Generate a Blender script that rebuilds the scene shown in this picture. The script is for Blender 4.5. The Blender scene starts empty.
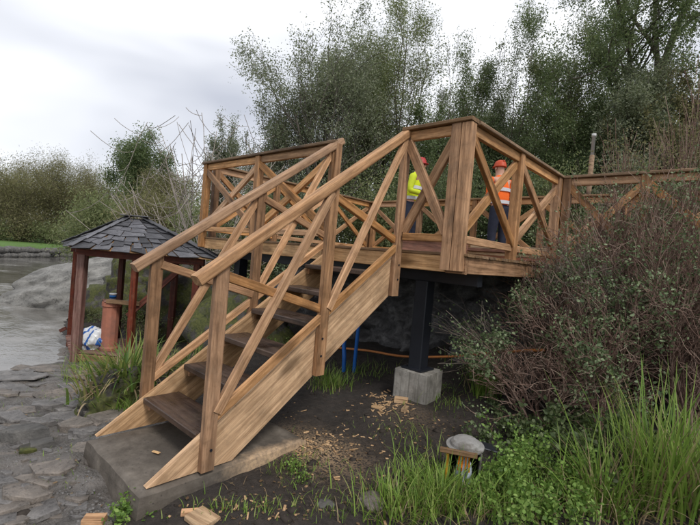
import bpy, math, random
import numpy as np
from mathutils import Vector, Matrix

# ------------------------------------------------------------------ camera, sky, sun, exposure
SC = bpy.context.scene
COL = SC.collection
FPX, YAW, PIT, ROL = 425.0, -0.7403, -0.0141, 0.0861
CAM = np.array([2.923, -1.617, 1.466])
FW = np.array([math.sin(YAW)*math.cos(PIT), math.cos(YAW)*math.cos(PIT), math.sin(PIT)])
_r = np.array([math.cos(YAW), -math.sin(YAW), 0.0]); _u = np.cross(_r, FW)
RT = math.cos(ROL)*_r + math.sin(ROL)*_u
UP = -math.sin(ROL)*_r + math.cos(ROL)*_u
cam = bpy.data.objects.new('camera', bpy.data.cameras.new('camera'))
COL.objects.link(cam)
cam.data.sensor_width = 36.0
cam.data.lens = 36.0*FPX/700.0
cam.data.clip_start = 0.05; cam.data.clip_end = 1500
m = Matrix.Identity(4)
for i in range(3):
    m[i][0] = RT[i]; m[i][1] = UP[i]; m[i][2] = -FW[i]; m[i][3] = CAM[i]
cam.matrix_world = m
SC.camera = cam

SUN_EL, SUN_AZ = math.radians(50), math.radians(108)      # azimuth measured from +Y towards +X
world = bpy.data.worlds.new('World'); SC.world = world
world.use_nodes = True
wn, wl = world.node_tree.nodes, world.node_tree.links
wn.clear()
wo = wn.new('ShaderNodeOutputWorld'); bg = wn.new('ShaderNodeBackground')
sky = wn.new('ShaderNodeTexSky'); sky.sky_type = 'NISHITA'; sky.sun_disc = False
sky.sun_elevation = SUN_EL; sky.sun_rotation = SUN_AZ
sky.air_density = 1.0; sky.dust_density = 2.0
tc = wn.new('ShaderNodeTexCoord'); mp = wn.new('ShaderNodeMapping')
mp.inputs['Scale'].default_value = (1.0, 1.0, 2.4); mp.inputs['Location'].default_value = (18.131, 15.481, 6.663)
nz = wn.new('ShaderNodeTexNoise'); nz.inputs['Scale'].default_value = 1.0
nz.inputs['Detail'].default_value = 4; nz.inputs['Roughness'].default_value = 0.5; nz.inputs['Distortion'].default_value = 0.4
cr = wn.new('ShaderNodeValToRGB')
cr.color_ramp.elements[0].position = 0.36; cr.color_ramp.elements[0].color = (4.3, 4.5, 5.1, 1)
cr.color_ramp.elements[1].position = 0.60; cr.color_ramp.elements[1].color = (8.3, 8.4, 8.7, 1)
mixw = wn.new('ShaderNodeMix'); mixw.data_type = 'RGBA'; mixw.inputs[0].default_value = 0.93
wl.new(tc.outputs['Generated'], mp.inputs['Vector']); wl.new(mp.outputs['Vector'], nz.inputs['Vector'])
wl.new(nz.outputs['Fac'], cr.inputs['Fac'])
wl.new(sky.outputs['Color'], mixw.inputs[6]); wl.new(cr.outputs['Color'], mixw.inputs[7])
wl.new(mixw.outputs[2], bg.inputs['Color']); bg.inputs['Strength'].default_value = 0.1
wl.new(bg.outputs['Background'], wo.inputs['Surface'])

sd = bpy.data.lights.new('sun', 'SUN'); sd.energy = 1.5; sd.angle = math.radians(14); sd.color = (1.0, 0.96, 0.9)
sun = bpy.data.objects.new('sun', sd); COL.objects.link(sun)
_s = Vector((math.sin(SUN_AZ)*math.cos(SUN_EL), math.cos(SUN_AZ)*math.cos(SUN_EL), math.sin(SUN_EL)))
sun.rotation_euler = _s.to_track_quat('Z', 'Y').to_euler(); sun.location = (0, 0, 20)

SC.view_settings.view_transform = 'Standard'; SC.view_settings.look = 'None'
SC.view_settings.exposure = 0.55; SC.view_settings.gamma = 1.0
SC.render.film_transparent = False
SC.cycles.max_bounces = 6; SC.cycles.diffuse_bounces = 3; SC.cycles.transparent_max_bounces = 8
SC.cycles.use_denoising = True

# ------------------------------------------------------------------ pixel helpers (pixels of the 700 x 525 photograph)
def ray(u, v): return FW + RT*(u-350)/FPX + UP*(262.5-v)/FPX
def at(u, v, t): return CAM + ray(u, v)*t
def on(ax, u, v, val):
    d = ray(u, v); return CAM + d*((val-CAM[ax])/d[ax])

# ------------------------------------------------------------------ numpy noise
def _hash(ix, iy, seed):
    h = (ix.astype(np.int64)*374761393 + iy.astype(np.int64)*668265263 + seed*1442695041) & 0xffffffff
    h = ((h ^ (h >> 13))*1274126177) & 0xffffffff
    return ((h ^ (h >> 16)) & 0xffff)/65535.0
def vnoise(x, y, seed=0):
    x = np.asarray(x, float); y = np.asarray(y, float)
    ix, iy = np.floor(x), np.floor(y); fx, fy = x-ix, y-iy
    fx = fx*fx*(3-2*fx); fy = fy*fy*(3-2*fy)
    a, b = _hash(ix, iy, seed), _hash(ix+1, iy, seed); c, d = _hash(ix, iy+1, seed), _hash(ix+1, iy+1, seed)
    return (a*(1-fx)+b*fx)*(1-fy)+(c*(1-fx)+d*fx)*fy
def fbm(x, y, oct=4, seed=0):
    s, a, n = 0, 0.5, 0
    for i in range(oct):
        s = s + a*vnoise(x*2**i, y*2**i, seed+i*17); n += a; a *= 0.5
    return s/n
def sst(a, b, x):
    t = np.clip((x-a)/(b-a), 0, 1); return t*t*(3-2*t)

# ------------------------------------------------------------------ object helpers
WM = {}
def tag(o, label=None, cat=None, group=None, kind=None):
    if label: o['label'] = label
    if cat: o['category'] = cat
    if group: o['group'] = group
    if kind: o['kind'] = kind
    return o
def place(o, M, parent=None):
    WM[o] = M
    if parent is not None:
        o.parent = parent
        o.matrix_basis = WM[parent].inverted() @ M
    else:
        o.matrix_basis = M
    COL.objects.link(o)
    return o
def empty(name, loc, label, cat, group=None):
    o = bpy.data.objects.new(name, None); o.empty_display_size = 0.1
    place(o, Matrix.Translation(Vector(loc)))
    return tag(o, label, cat, group)
def fast_mesh(name, V, F, mat, smooth=False):
    V = np.ascontiguousarray(V, np.float32).reshape(-1, 3)
    me = bpy.data.meshes.new(name)
    Fs = F if isinstance(F, (list, tuple)) else [F]
    Fs = [np.asarray(f, np.int32) for f in Fs if len(f)]
    loops = np.concatenate([f.ravel() for f in Fs]); 
    tot = np.concatenate([np.full(len(f), f.shape[1], np.int32) for f in Fs])
    st = np.concatenate([[0], np.cumsum(tot)[:-1]]).astype(np.int32)
    me.vertices.add(len(V)); me.vertices.foreach_set('co', V.ravel())
    me.loops.add(len(loops)); me.loops.foreach_set('vertex_index', loops)
    me.polygons.add(len(tot)); me.polygons.foreach_set('loop_start', st); me.polygons.foreach_set('loop_total', tot)
    if smooth: me.polygons.foreach_set('use_smooth', np.ones(len(tot), bool))
    me.update(calc_edges=True); me.validate()
    if mat: me.materials.append(mat)
    return me
def mesh_obj(name, V, F, mat, parent=None, M=None, smooth=False):
    o = bpy.data.objects.new(name, fast_mesh(name, V, F, mat, smooth))
    return place(o, M or Matrix.Identity(4), parent)
def pyobj(name, verts, faces, mat, parent=None, M=None, smooth=False):
    me = bpy.data.meshes.new(name); me.from_pydata([tuple(v) for v in verts], [], faces); me.update()
    if mat: me.materials.append(mat)
    if smooth:
        for p in me.polygons: p.use_smooth = True
    o = bpy.data.objects.new(name, me)
    return place(o, M or Matrix.Identity(4), parent)
def frame(p0, p1, up=(0, 0, 1)):
    p0, p1 = Vector(p0), Vector(p1); x = (p1-p0).normalized(); u = Vector(up)
    y = u.cross(x)
    if y.length < 1e-4: y = Vector((0, 1, 0)).cross(x)
    y.normalize(); z = x.cross(y)
    M = Matrix.Identity(4)
    for i in range(3): M[i][0], M[i][1], M[i][2], M[i][3] = x[i], y[i], z[i], p0[i]
    return M, (p1-p0).length
def prism_x(prof, L, x0=0.0):
    n = len(prof); V = [(x0, a, b) for a, b in prof]+[(L, a, b) for a, b in prof]
    F = [tuple(range(n-1, -1, -1)), tuple(range(n, 2*n))]
    F += [(i, (i+1) % n, (i+1) % n+n, i+n) for i in range(n)]
    return V, F
def rect_prof(w, h, b, seg=1):
    P = []
    for sx, sy, a0 in ((1, 1, 0), (-1, 1, 90), (-1, -1, 180), (1, -1, 270)):
        cx, cy = sx*(w/2-b), sy*(h/2-b)
        for k in range(seg+1):
            a = math.radians(a0+90*k/seg); P.append((cx+b*math.cos(a), cy+b*math.sin(a)))
    return P
def board(name, p0, p1, w, h, mat, parent, up=(0, 0, 1), bev=0.005, seg=1):
    """timber from p0 to p1; w across (up x axis), h along up"""
    M, L = frame(p0, p1, up)
    V, F = prism_x(rect_prof(w, h, bev, seg), L)
    return pyobj(name, V, F, mat, parent, M, smooth=False)
def plate(name, poly, thick, grain, mat, parent, bev=0.0):
    """planar polygon (world points) extruded by vector thick; local X along grain"""
    g = Vector(grain).normalized(); t = Vector(thick); n = t.normalized(); y = n.cross(g).normalized()
    o = Vector(poly[0]); M = Matrix.Identity(4)
    for i in range(3): M[i][0], M[i][1], M[i][2], M[i][3] = g[i], y[i], n[i], o[i]
    Mi = M.inverted(); P = [Mi @ Vector(p) for p in poly]; k = len(P)
    V = [tuple(p) for p in P]+[(p.x, p.y, p.z+t.length) for p in P]
    F = [tuple(range(k-1, -1, -1)), tuple(range(k, 2*k))]+[(i, (i+1) % k, (i+1) % k+k, i+k) for i in range(k)]
    return pyobj(name, V, F, mat, parent, M)
def tube_np(pts, rad, sides=6, cap=True):
    """tube along polyline; returns verts, quads"""
    pts = np.asarray(pts, float); rad = np.broadcast_to(np.asarray(rad, float), (len(pts),))
    tan = np.gradient(pts, axis=0); tan /= np.linalg.norm(tan, axis=1, keepdims=True)+1e-9
    ref = np.array([0.0, 0, 1]) if abs(tan[0][2]) < 0.9 else np.array([1.0, 0, 0])
    a = np.cross(tan, ref); a /= np.linalg.norm(a, axis=1, keepdims=True)+1e-9
    b = np.cross(tan, a)
    th = np.arange(sides)*2*math.pi/sides
    V = pts[:, None, :]+rad[:, None, None]*(a[:, None, :]*np.cos(th)[None, :, None]+b[:, None, :]*np.sin(th)[None, :, None])
    n = len(pts); i = np.arange(n-1)[:, None]*sides; j = np.arange(sides)[None, :]; j2 = (j+1) % sides
    F = np.stack([i+j, i+j2, i+sides+j2, i+sides+j], -1).reshape(-1, 4)
    return V.reshape(-1, 3), F
class Acc:
    def __init__(s): s.V = []; s.F = []; s.n = 0
    def add(s, V, F):
        s.V.append(np.asarray(V, float)); s.F.append(np.asarray(F)+s.n); s.n += len(V)
    def obj(s, name, mat, parent=None, M=None, smooth=False):
        by = {}
        for f in s.F: by.setdefault(f.shape[1], []).append(f)
        V = np.concatenate(s.V)
        if parent is not None:
            L = WM[parent].translation; V = V-np.array(L); M = WM[parent]
        return mesh_obj(name, V, [np.concatenate(v) for v in by.values()], mat, parent, M, smooth)
def copy_tree(o, M, parent=None):
    c = o.copy(); c.parent = None; WM[c] = M
    if parent is not None:
        c.parent = parent; c.matrix_basis = WM[parent].inverted() @ M
    else: c.matrix_basis = M
    COL.objects.link(c)
    rel = WM[o].inverted()
    for ch in [x for x in list(WM) if x.parent == o]:
        copy_tree(ch, M @ rel @ WM[ch], c)
    return c
def lathe(prof, n=20):
    V, F = [], []
    for r, z in prof:
        for k in range(n):
            a = 2*math.pi*k/n; V.append((r*math.cos(a), r*math.sin(a), z))
    for i in range(len(prof)-1):
        for k in range(n): F.append((i*n+k, i*n+(k+1) % n, (i+1)*n+(k+1) % n, (i+1)*n+k))
    F.append(tuple(range(n-1, -1, -1))); F.append(tuple(range((len(prof)-1)*n, len(prof)*n)))
    return V, F

# ------------------------------------------------------------------ materials
class NT:
    def __init__(s, name):
        s.m = bpy.data.materials.new(name); s.m.use_nodes = True
        s.n, s.l = s.m.node_tree.nodes, s.m.node_tree.links; s.n.clear()
        s.out = s.n.new('ShaderNodeOutputMaterial')
    def new(s, t, **k):
        o = s.n.new(t)
        for a, v in k.items():
            if a.startswith('i_'): o.inputs[a[2:].replace('_', ' ')].default_value = v
            else: setattr(o, a, v)
        return o
    def link(s, a, b): s.l.new(a, b)
    def noise(s, vec, scale, detail=4, rough=0.55, dist=0.0):
        o = s.new('ShaderNodeTexNoise', i_Scale=scale, i_Detail=detail, i_Roughness=rough, i_Distortion=dist)
        if vec: s.link(vec, o.inputs['Vector'])
        return o.outputs['Fac']
    def ramp(s, fac, stops):
        o = s.new('ShaderNodeValToRGB'); e = o.color_ramp.elements
        while len(e) < len(stops): e.new(0.5)
        for k, (p, c) in enumerate(stops):
            e[k].position = p; e[k].color = (*c, 1) if len(c) == 3 else c
        s.link(fac, o.inputs['Fac']); return o.outputs['Color']
    def mix(s, fac, a, b, mode='MIX'):
        o = s.new('ShaderNodeMix', data_type='RGBA', blend_type=mode)
        for sock, v in ((o.inputs[0], fac), (o.inputs[6], a), (o.inputs[7], b)):
            if isinstance(v, (int, float)): sock.default_value = v
            elif isinstance(v, (tuple, list)): sock.default_value = (*v, 1) if len(v) == 3 else v
            else: s.link(v, sock)
        return o.outputs[2]
    def math(s, op, a, b=0.0):
        o = s.new('ShaderNodeMath', operation=op)
        for k, v in enumerate((a, b)):
            if isinstance(v, (int, float)): o.inputs[k].default_value = v
            else: s.link(v, o.inputs[k])
        return o.outputs[0]
    def bump(s, h, strength=0.3, dist=0.01, nrm=None):
        o = s.new('ShaderNodeBump', i_Strength=strength, i_Distance=dist); s.link(h, o.inputs['Height'])
        if nrm: s.link(nrm, o.inputs['Normal'])
        return o.outputs['Normal']
    def bsdf(s, col, rough=0.7, nrm=None, spec=0.3, metal=0.0):
        o = s.new('ShaderNodeBsdfPrincipled'); o.inputs['Metallic'].default_value = metal
        o.inputs['Specular IOR Level'].default_value = spec
        for k, v in (('Base Color', col), ('Roughness', rough)):
            if isinstance(v, (int, float)): o.inputs[k].default_value = v
            elif isinstance(v, (tuple, list)): o.inputs[k].default_value = (*v, 1)
            else: s.link(v, o.inputs[k])
        if nrm: s.link(nrm, o.inputs['Normal'])
        s.link(o.outputs[0], s.out.inputs['Surface']); return o
    def coord(s, which='Object'): return s.new('ShaderNodeTexCoord').outputs[which]
    def mapping(s, vec, scale=(1, 1, 1), loc=None):
        o = s.new('ShaderNodeMapping', i_Scale=scale); s.link(vec, o.inputs['Vector'])
        if loc is not None: s.link(loc, o.inputs['Location'])
        return o.outputs['Vector']

def wood(name, light, dark, stain=0.35, tint=0.25, rough=0.72, knots=True, wet=0.0):
    t = NT(name); oi = t.new('ShaderNodeObjectInfo').outputs['Random']
    sc = t.new('ShaderNodeVectorMath', operation='SCALE'); cx = t.new('ShaderNodeCombineXYZ')
    for k in range(3): t.link(oi, cx.inputs[k])
    t.link(cx.outputs[0], sc.inputs[0]); sc.inputs['Scale'].default_value = 57.0
    off = t.new('ShaderNodeVectorMath', operation='ADD'); t.link(t.coord(), off.inputs[0]); t.link(sc.outputs[0], off.inputs[1])
    P = off.outputs[0]
    # knots bend the grain
    kv = t.new('ShaderNodeTexVoronoi', i_Scale=1.0); t.link(t.mapping(P, (1.5, 4.2, 4.2)), kv.inputs['Vector'])
    kd = t.ramp(kv.outputs['Distance'], [(0.0, (1, 1, 1)), (0.12, (1, 1, 1)), (0.25, (0, 0, 0))])
    gvec = t.mapping(P, (1.3, 30, 30))
    grain = t.noise(gvec, 1.0, 5, 0.6, 0.6)
    fine = t.noise(t.mapping(P, (5, 150, 150)), 1.0, 3, 0.6)
    wv = t.new('ShaderNodeTexWave', i_Scale=1.0, i_Distortion=7.0, i_Detail=3.0); wv.bands_direction = 'DIAGONAL'
    t.link(t.mapping(P, (0.5, 9, 9)), wv.inputs['Vector'])
    g = t.math('ADD', t.math('MULTIPLY', grain, 0.64), t.math('ADD', t.math('MULTIPLY', wv.outputs['Fac'], 0.18), t.math('MULTIPLY', fine, 0.25)))
    col = t.ramp(g, [(0.30, tuple(.82*c for c in dark)), (0.52, tuple(0.5*(a+b) for a, b in zip(light, dark))), (0.74, light)])
    if knots:
        col = t.mix(t.math('MULTIPLY', kd, 0.75), col, tuple(0.32*c for c in dark))
    st = t.ramp(t.noise(P, 4.2, 6, 0.68, 0.5), [(0.46, (0, 0, 0)), (0.64, (1, 1, 1))])
    col = t.mix(t.math('MULTIPLY', st, stain), col, tuple(0.45*c for c in dark))
    mo = t.ramp(t.noise(t.mapping(P, (5, 70, 70)), 1.0, 5, 0.7), [(0.36, (0.66, 0.63, 0.59)), (0.6, (1.1, 1.1, 1.1))])
    col = t.mix(1.0, col, mo, 'MULTIPLY')
    gr = t.ramp(t.noise(P, 9.0, 4, 0.7), [(0.5, (0, 0, 0)), (0.8, (1, 1, 1))])
    col = t.mix(t.math('MULTIPLY', gr, 0.30), col, (0.20, 0.15, 0.10))
    hs = t.new('ShaderNodeHueSaturation'); t.link(col, hs.inputs['Color'])
    t.link(t.math('ADD', t.math('MULTIPLY', oi, 2*tint), 1.0-tint), hs.inputs['Value'])
    r2 = t.math('FRACT', t.math('MULTIPLY', oi, 7.31))
    t.link(t.math('ADD', t.math('MULTIPLY', r2, 0.25), 0.92), hs.inputs['Saturation'])
    nrm = t.bump(t.math('ADD', t.math('MULTIPLY', fine, 0.6), grain), 0.35, 0.004)
    rr = t.math('ADD', t.math('MULTIPLY', st, -0.15-wet), rough)
    t.bsdf(hs.outputs['Color'], rr, nrm, 0.3)
    return t.m
def simple(name, col, rough=0.6, var=0.25, scale=8, bump=0.2, bd=0.01, spec=0.3, metal=0.0, dirt=None):
    t = NT(name); P = t.coord(); n = t.noise(P, scale, 5, 0.6)
    c = t.ramp(n, [(0.25, tuple(v*(1-var) for v in col)), (0.75, tuple(min(1, v*(1+var)) for v in col))])
    if dirt:
        c = t.mix(t.ramp(t.noise(P, scale*0.45, 4, 0.6), [(0.48, (0, 0, 0)), (0.62, (1, 1, 1))]), c, dirt)
    t.bsdf(c, rough, t.bump(n, bump, bd), spec, metal); return t.m
def leafmat(name, cols, trans=0.45, rough=0.55):
    t = NT(name); g = t.new('ShaderNodeNewGeometry').outputs['Random Per Island']
    n = t.noise(t.coord(), 0.9, 2)
    f = t.math('ADD', t.math('MULTIPLY', g, 0.7), t.math('MULTIPLY', n, 0.35))
    c = t.ramp(f, [(k/(len(cols)-1)*0.84+0.1, v) for k, v in enumerate(cols)])
    p = t.new('ShaderNodeBsdfPrincipled'); t.link(c, p.inputs['Base Color']); p.inputs['Roughness'].default_value = rough
    p.inputs['Specular IOR Level'].default_value = 0.35
    tr = t.new('ShaderNodeBsdfTranslucent'); t.link(t.mix(0.3, c, (0.22, 0.27, 0.07)), tr.inputs['Color'])
    ms = t.new('ShaderNodeMixShader'); ms.inputs[0].default_value = trans
    t.link(p.outputs[0], ms.inputs[1]); t.link(tr.outputs[0], ms.inputs[2]); t.link(ms.outputs[0], t.out.inputs['Surface'])
    return t.m

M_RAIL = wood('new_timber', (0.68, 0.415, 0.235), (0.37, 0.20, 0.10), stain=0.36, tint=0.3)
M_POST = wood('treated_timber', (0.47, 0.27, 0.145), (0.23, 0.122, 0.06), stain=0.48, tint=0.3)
M_STRING = wood('pale_pine', (0.70, 0.46, 0.26), (0.44, 0.255, 0.125), stain=0.38, tint=0.08)
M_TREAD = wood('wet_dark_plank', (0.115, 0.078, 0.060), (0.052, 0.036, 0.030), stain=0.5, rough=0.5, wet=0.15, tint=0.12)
M_CAP = wood('weathered_cap', (0.30, 0.195, 0.115), (0.15, 0.09, 0.05), stain=0.5)
M_RED = wood('red_stained_timber', (0.175, 0.052, 0.034), (0.085, 0.026, 0.019), stain=0.4, knots=False)
M_REDW = wood('flaking_red_timber', (0.30, 0.185, 0.155), (0.15, 0.06, 0.048), stain=0.3, knots=False)
M_PALE = wood('fresh_sawn_plank', (0.62, 0.47, 0.30), (0.42, 0.28, 0.16), stain=0.2)
M_PINK = wood('reddish_plank', (0.34, 0.155, 0.10), (0.19, 0.085, 0.055), stain=0.3)
M_STEEL = simple('dark_steel', (0.012, 0.014, 0.02), 0.45, 0.3, 6, 0.1, 0.004, 0.4)
M_BARK = simple('bark', (0.10, 0.082, 0.066), 0.9, 0.45, 9, 0.6, 0.02)
M_BARKP = simple('pale_bark', (0.29, 0.255, 0.225), 0.85, 0.35, 14, 0.4, 0.01)
M_BARKD = simple('grey_bark', (0.13, 0.115, 0.10), 0.9, 0.4, 9, 0.5, 0.02)
def twigmat(name, cols):
    t = NT(name); g = t.new('ShaderNodeNewGeometry').outputs['Random Per Island']
    c = t.ramp(g, [(0.0, cols[0]), (0.45, cols[1]), (1.0, cols[2])]); n = t.noise(t.coord(), 30, 3)
    t.bsdf(t.mix(t.math('MULTIPLY', n, .5), c, tuple(.5*x for x in cols[0])), .85, None, .2); return t.m
M_TWIG = twigmat('brown_twig', [(0.11, 0.068, 0.054), (0.26, 0.165, 0.13), (0.44, 0.33, 0.265)])
M_TWIGG = twigmat('grey_twig', [(0.10, 0.08, 0.068), (0.22, 0.18, 0.15), (0.40, 0.34, 0.29)])
M_L_OLIVE = leafmat('olive_leaf', [(0.078, 0.107, 0.044), (0.143, 0.176, 0.075), (0.227, 0.260, 0.117), (0.338, 0.338, 0.182)])
M_L_DARK = leafmat('dark_leaf', [(0.052, 0.081, 0.034), (0.098, 0.143, 0.060), (0.156, 0.202, 0.091), (0.247, 0.280, 0.156)])
M_L_GREY = leafmat('grey_green_leaf', [(0.085, 0.107, 0.065), (0.150, 0.176, 0.107), (0.234, 0.260, 0.169), (0.390, 0.403, 0.299)])
M_L_BROWN = leafmat('autumn_twig_leaf', [(0.101, 0.095, 0.050), (0.179, 0.159, 0.084), (0.258, 0.230, 0.123), (0.235, 0.246, 0.101)])
M_L_LIME = leafmat('weed_leaf', [(0.068, 0.135, 0.027), (0.135, 0.243, 0.047), (0.230, 0.365, 0.081), (0.338, 0.446, 0.135)], 0.4)
M_L_BUSH = leafmat('bush_leaf', [(0.046, 0.075, 0.034), (0.098, 0.143, 0.062), (0.169, 0.227, 0.111), (0.325, 0.377, 0.234)], 0.25)
M_GRASS = leafmat('grass_blade', [(0.075, 0.13, 0.025), (0.15, 0.26, 0.04), (0.24, 0.36, 0.065), (0.36, 0.36, 0.14)], 0.35)
M_CLUMP = leafmat('clump_leaf', [(0.048, 0.102, 0.024), (0.120, 0.216, 0.042), (0.240, 0.288, 0.072), (0.408, 0.324, 0.144)], 0.35)
M_STRAW = leafmat('dead_blade', [(0.13, 0.09, 0.05), (0.24, 0.17, 0.10), (0.33, 0.25, 0.15), (0.38, 0.30, 0.19)], 0.2)

# ------------------------------------------------------------------ terrain
WATER_Z = -0.62
_pp = [on(2, *q, WATER_Z)[:2] for q in [(0, 373), (58, 359), (64, 322), (100, 300), (128, 279), (140, 262), (60, 257), (0, 257)]]
POND = np.array([p for p in _pp[:4]]+[(-11.5, 4.5), (-17, 9.0), (-30, 14.0), (-42, 12.5), (-38.8, 8.6), (-36.5, 6.2), (-34.4, 3.6), (-35, -2), (-38, -12), (-30, -26), (-9, -22), (-5.6, -8)])
def pond_dist(x, y):
    """signed distance, negative inside the pond"""
    P = POND; n = len(P); d = np.full(x.shape, 1e9); inside = np.zeros(x.shape, bool)
    for i in range(n):
        a, b = P[i], P[(i+1) % n]; e = b-a; wx, wy = x-a[0], y-a[1]
        t = np.clip((wx*e[0]+wy*e[1])/(e@e), 0, 1)
        d = np.minimum(d, np.hypot(wx-e[0]*t, wy-e[1]*t))
        c = ((a[1] > y) != (b[1] > y)) & (x < (b[0]-a[0])*(y-a[1])/(b[1]-a[1]+1e-12)+a[0])
        inside ^= c
    return np.where(inside, -d, d)
CTRL = np.array([(2.9, -1.6, -.13), (0.3, -1.1, -.16), (0.4, -.66, -.12), (-.5, -.66, -.13), (-.62, 0, -.12), (.5, .75, -.03), (1.1, .2, -.07), (.65, 0, -.08), (1.4, 1.4, -.04),
 (.5, 2.1, .08), (.9, 3.2, .15), (-.4, 1.7, .0), (2.1, 1.5, .0), (2.7, 2.7, .12), (3.6, 3.2, .25), (4.5, 1, .1), (2, 5, .6), (-.6, 3.2, .15), (0, 4.2, .7),
 (-1.0, 0.4, -.13), (-1.5, .3, -.18), (-1.7, 1.2, 0.0), (-2.0, 2.0, .2), (-3.0, 3.2, .3), (-1.3, -.55, -.26), (-2.4, -.6, -.40), (-3.6, -.4, -.53), (-4.3, .3, -.56), (-2.6, .3, -.36), (-4.2, 1.6, -.45),
 (-2, -3, -.45), (1, -4, -.2), (-4, -3, -.55), (5, -5, 0), (8, 2, .5), (8, 8, 1.2), (0, 8, 1.0), (-4, 6, .6), (-7, 8, .4), (0, 14, 1.4), (10, 16, 2), (-10, 14, .6), (-5.5, 3.2, -.2), (-8, 5, -.1)])
def hgt(x, y):
    x = np.asarray(x, float); y = np.asarray(y, float)
    num = np.zeros(x.shape); den = np.zeros(x.shape)
    for a, b, c in CTRL:
        w = 1/((x-a)**2+(y-b)**2+0.06)**1.8; num += w*c; den += w
    h = num/den
    h = h + (fbm(x*1.3, y*1.3, 4, 3)-0.5)*0.10 + (fbm(x*6, y*6, 3, 9)-0.5)*0.035
    far = sst(16, 30, np.hypot(x, y)); h = h*(1-far)+far*(-0.15+0.5*fbm(x*.03, y*.03, 3, 5)+0.6*sst(45, 90, np.hypot(x, y)))
    pd = pond_dist(x, y)
    h = np.where(pd < 2.5, h*sst(-.1, 2.5, pd)+(WATER_Z+0.02+0.05*pd)*(1-sst(-.1, 2.5, pd)), h)
    h = np.where(pd < 0, WATER_Z-0.02-0.25*np.minimum(-pd, 3), h)
    # ledges of bare slate on the shore
    rk = rockmask(x, y)
    u = x*0.5+y*0.86; v = x*0.86-y*0.5
    q = fbm(u*1.5+3*fbm(x*.8, y*.8, 2, 31), v*4.2, 4, 21)
    led = (np.floor(q*9)/9+0.35*(q*9-np.floor(q*9))**6/9)
    h = h+rk*(led-0.5)*0.20
    # slab seat: keep soil beneath the concrete base
    ins = (np.abs(x) < .60) & (y > -.66) & (y < .62)
    return np.where(ins & (h > -0.06), -0.06, h)
def rockmask(x, y):
    n = fbm(x*1.1, y*1.1, 3, 77)-0.5
    return sst(0.35, -0.35, x-0.2+n*1.2+0.55*np.minimum(y, 0)*-1*0)*sst(0.9, 0.1, y+0.45*np.clip(x+3, 0, 4)*0.35+n*1.0-0.1*np.clip(-x-2, 0, 4))*sst(-40, -25, x)
def h1(x, y): return float(hgrid(np.array([x]), np.array([y]))[0])
def axis(lo, hi, a, b, fine, n):
    core = np.arange(a, b+1e-9, fine)
    g = lambda d: d*np.linspace(0, 1, n)[1:]**2.6
    return np.concatenate([(a-g(a-lo))[::-1], core, b+g(hi-b)])
gx = axis(-420, 420, -7.0, 4.6, 0.045, 80); gy = axis(-420, 420, -2.6, 4.2, 0.045, 80)
X, Y = np.meshgrid(gx, gy); Z = hgt(X, Y)
nx, ny = len(gx), len(gy)
ii = (np.arange(ny-1)[:, None]*nx+np.arange(nx-1)[None, :]).ravel()
GF = np.stack([ii, ii+1, ii+nx+1, ii+nx], -1)
TS = 1.2*(45/1.2)**np.linspace(0, 1, 1500)
def hgrid(x, y):
    i = np.clip(np.searchsorted(gx, x)-1, 0, nx-2); j = np.clip(np.searchsorted(gy, y)-1, 0, ny-2)
    fx = (x-gx[i])/(gx[i+1]-gx[i]); fy = (y-gy[j])/(gy[j+1]-gy[j])
    return (Z[j, i]*(1-fx)+Z[j, i+1]*fx)*(1-fy)+(Z[j+1, i]*(1-fx)+Z[j+1, i+1]*fx)*fy
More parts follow.
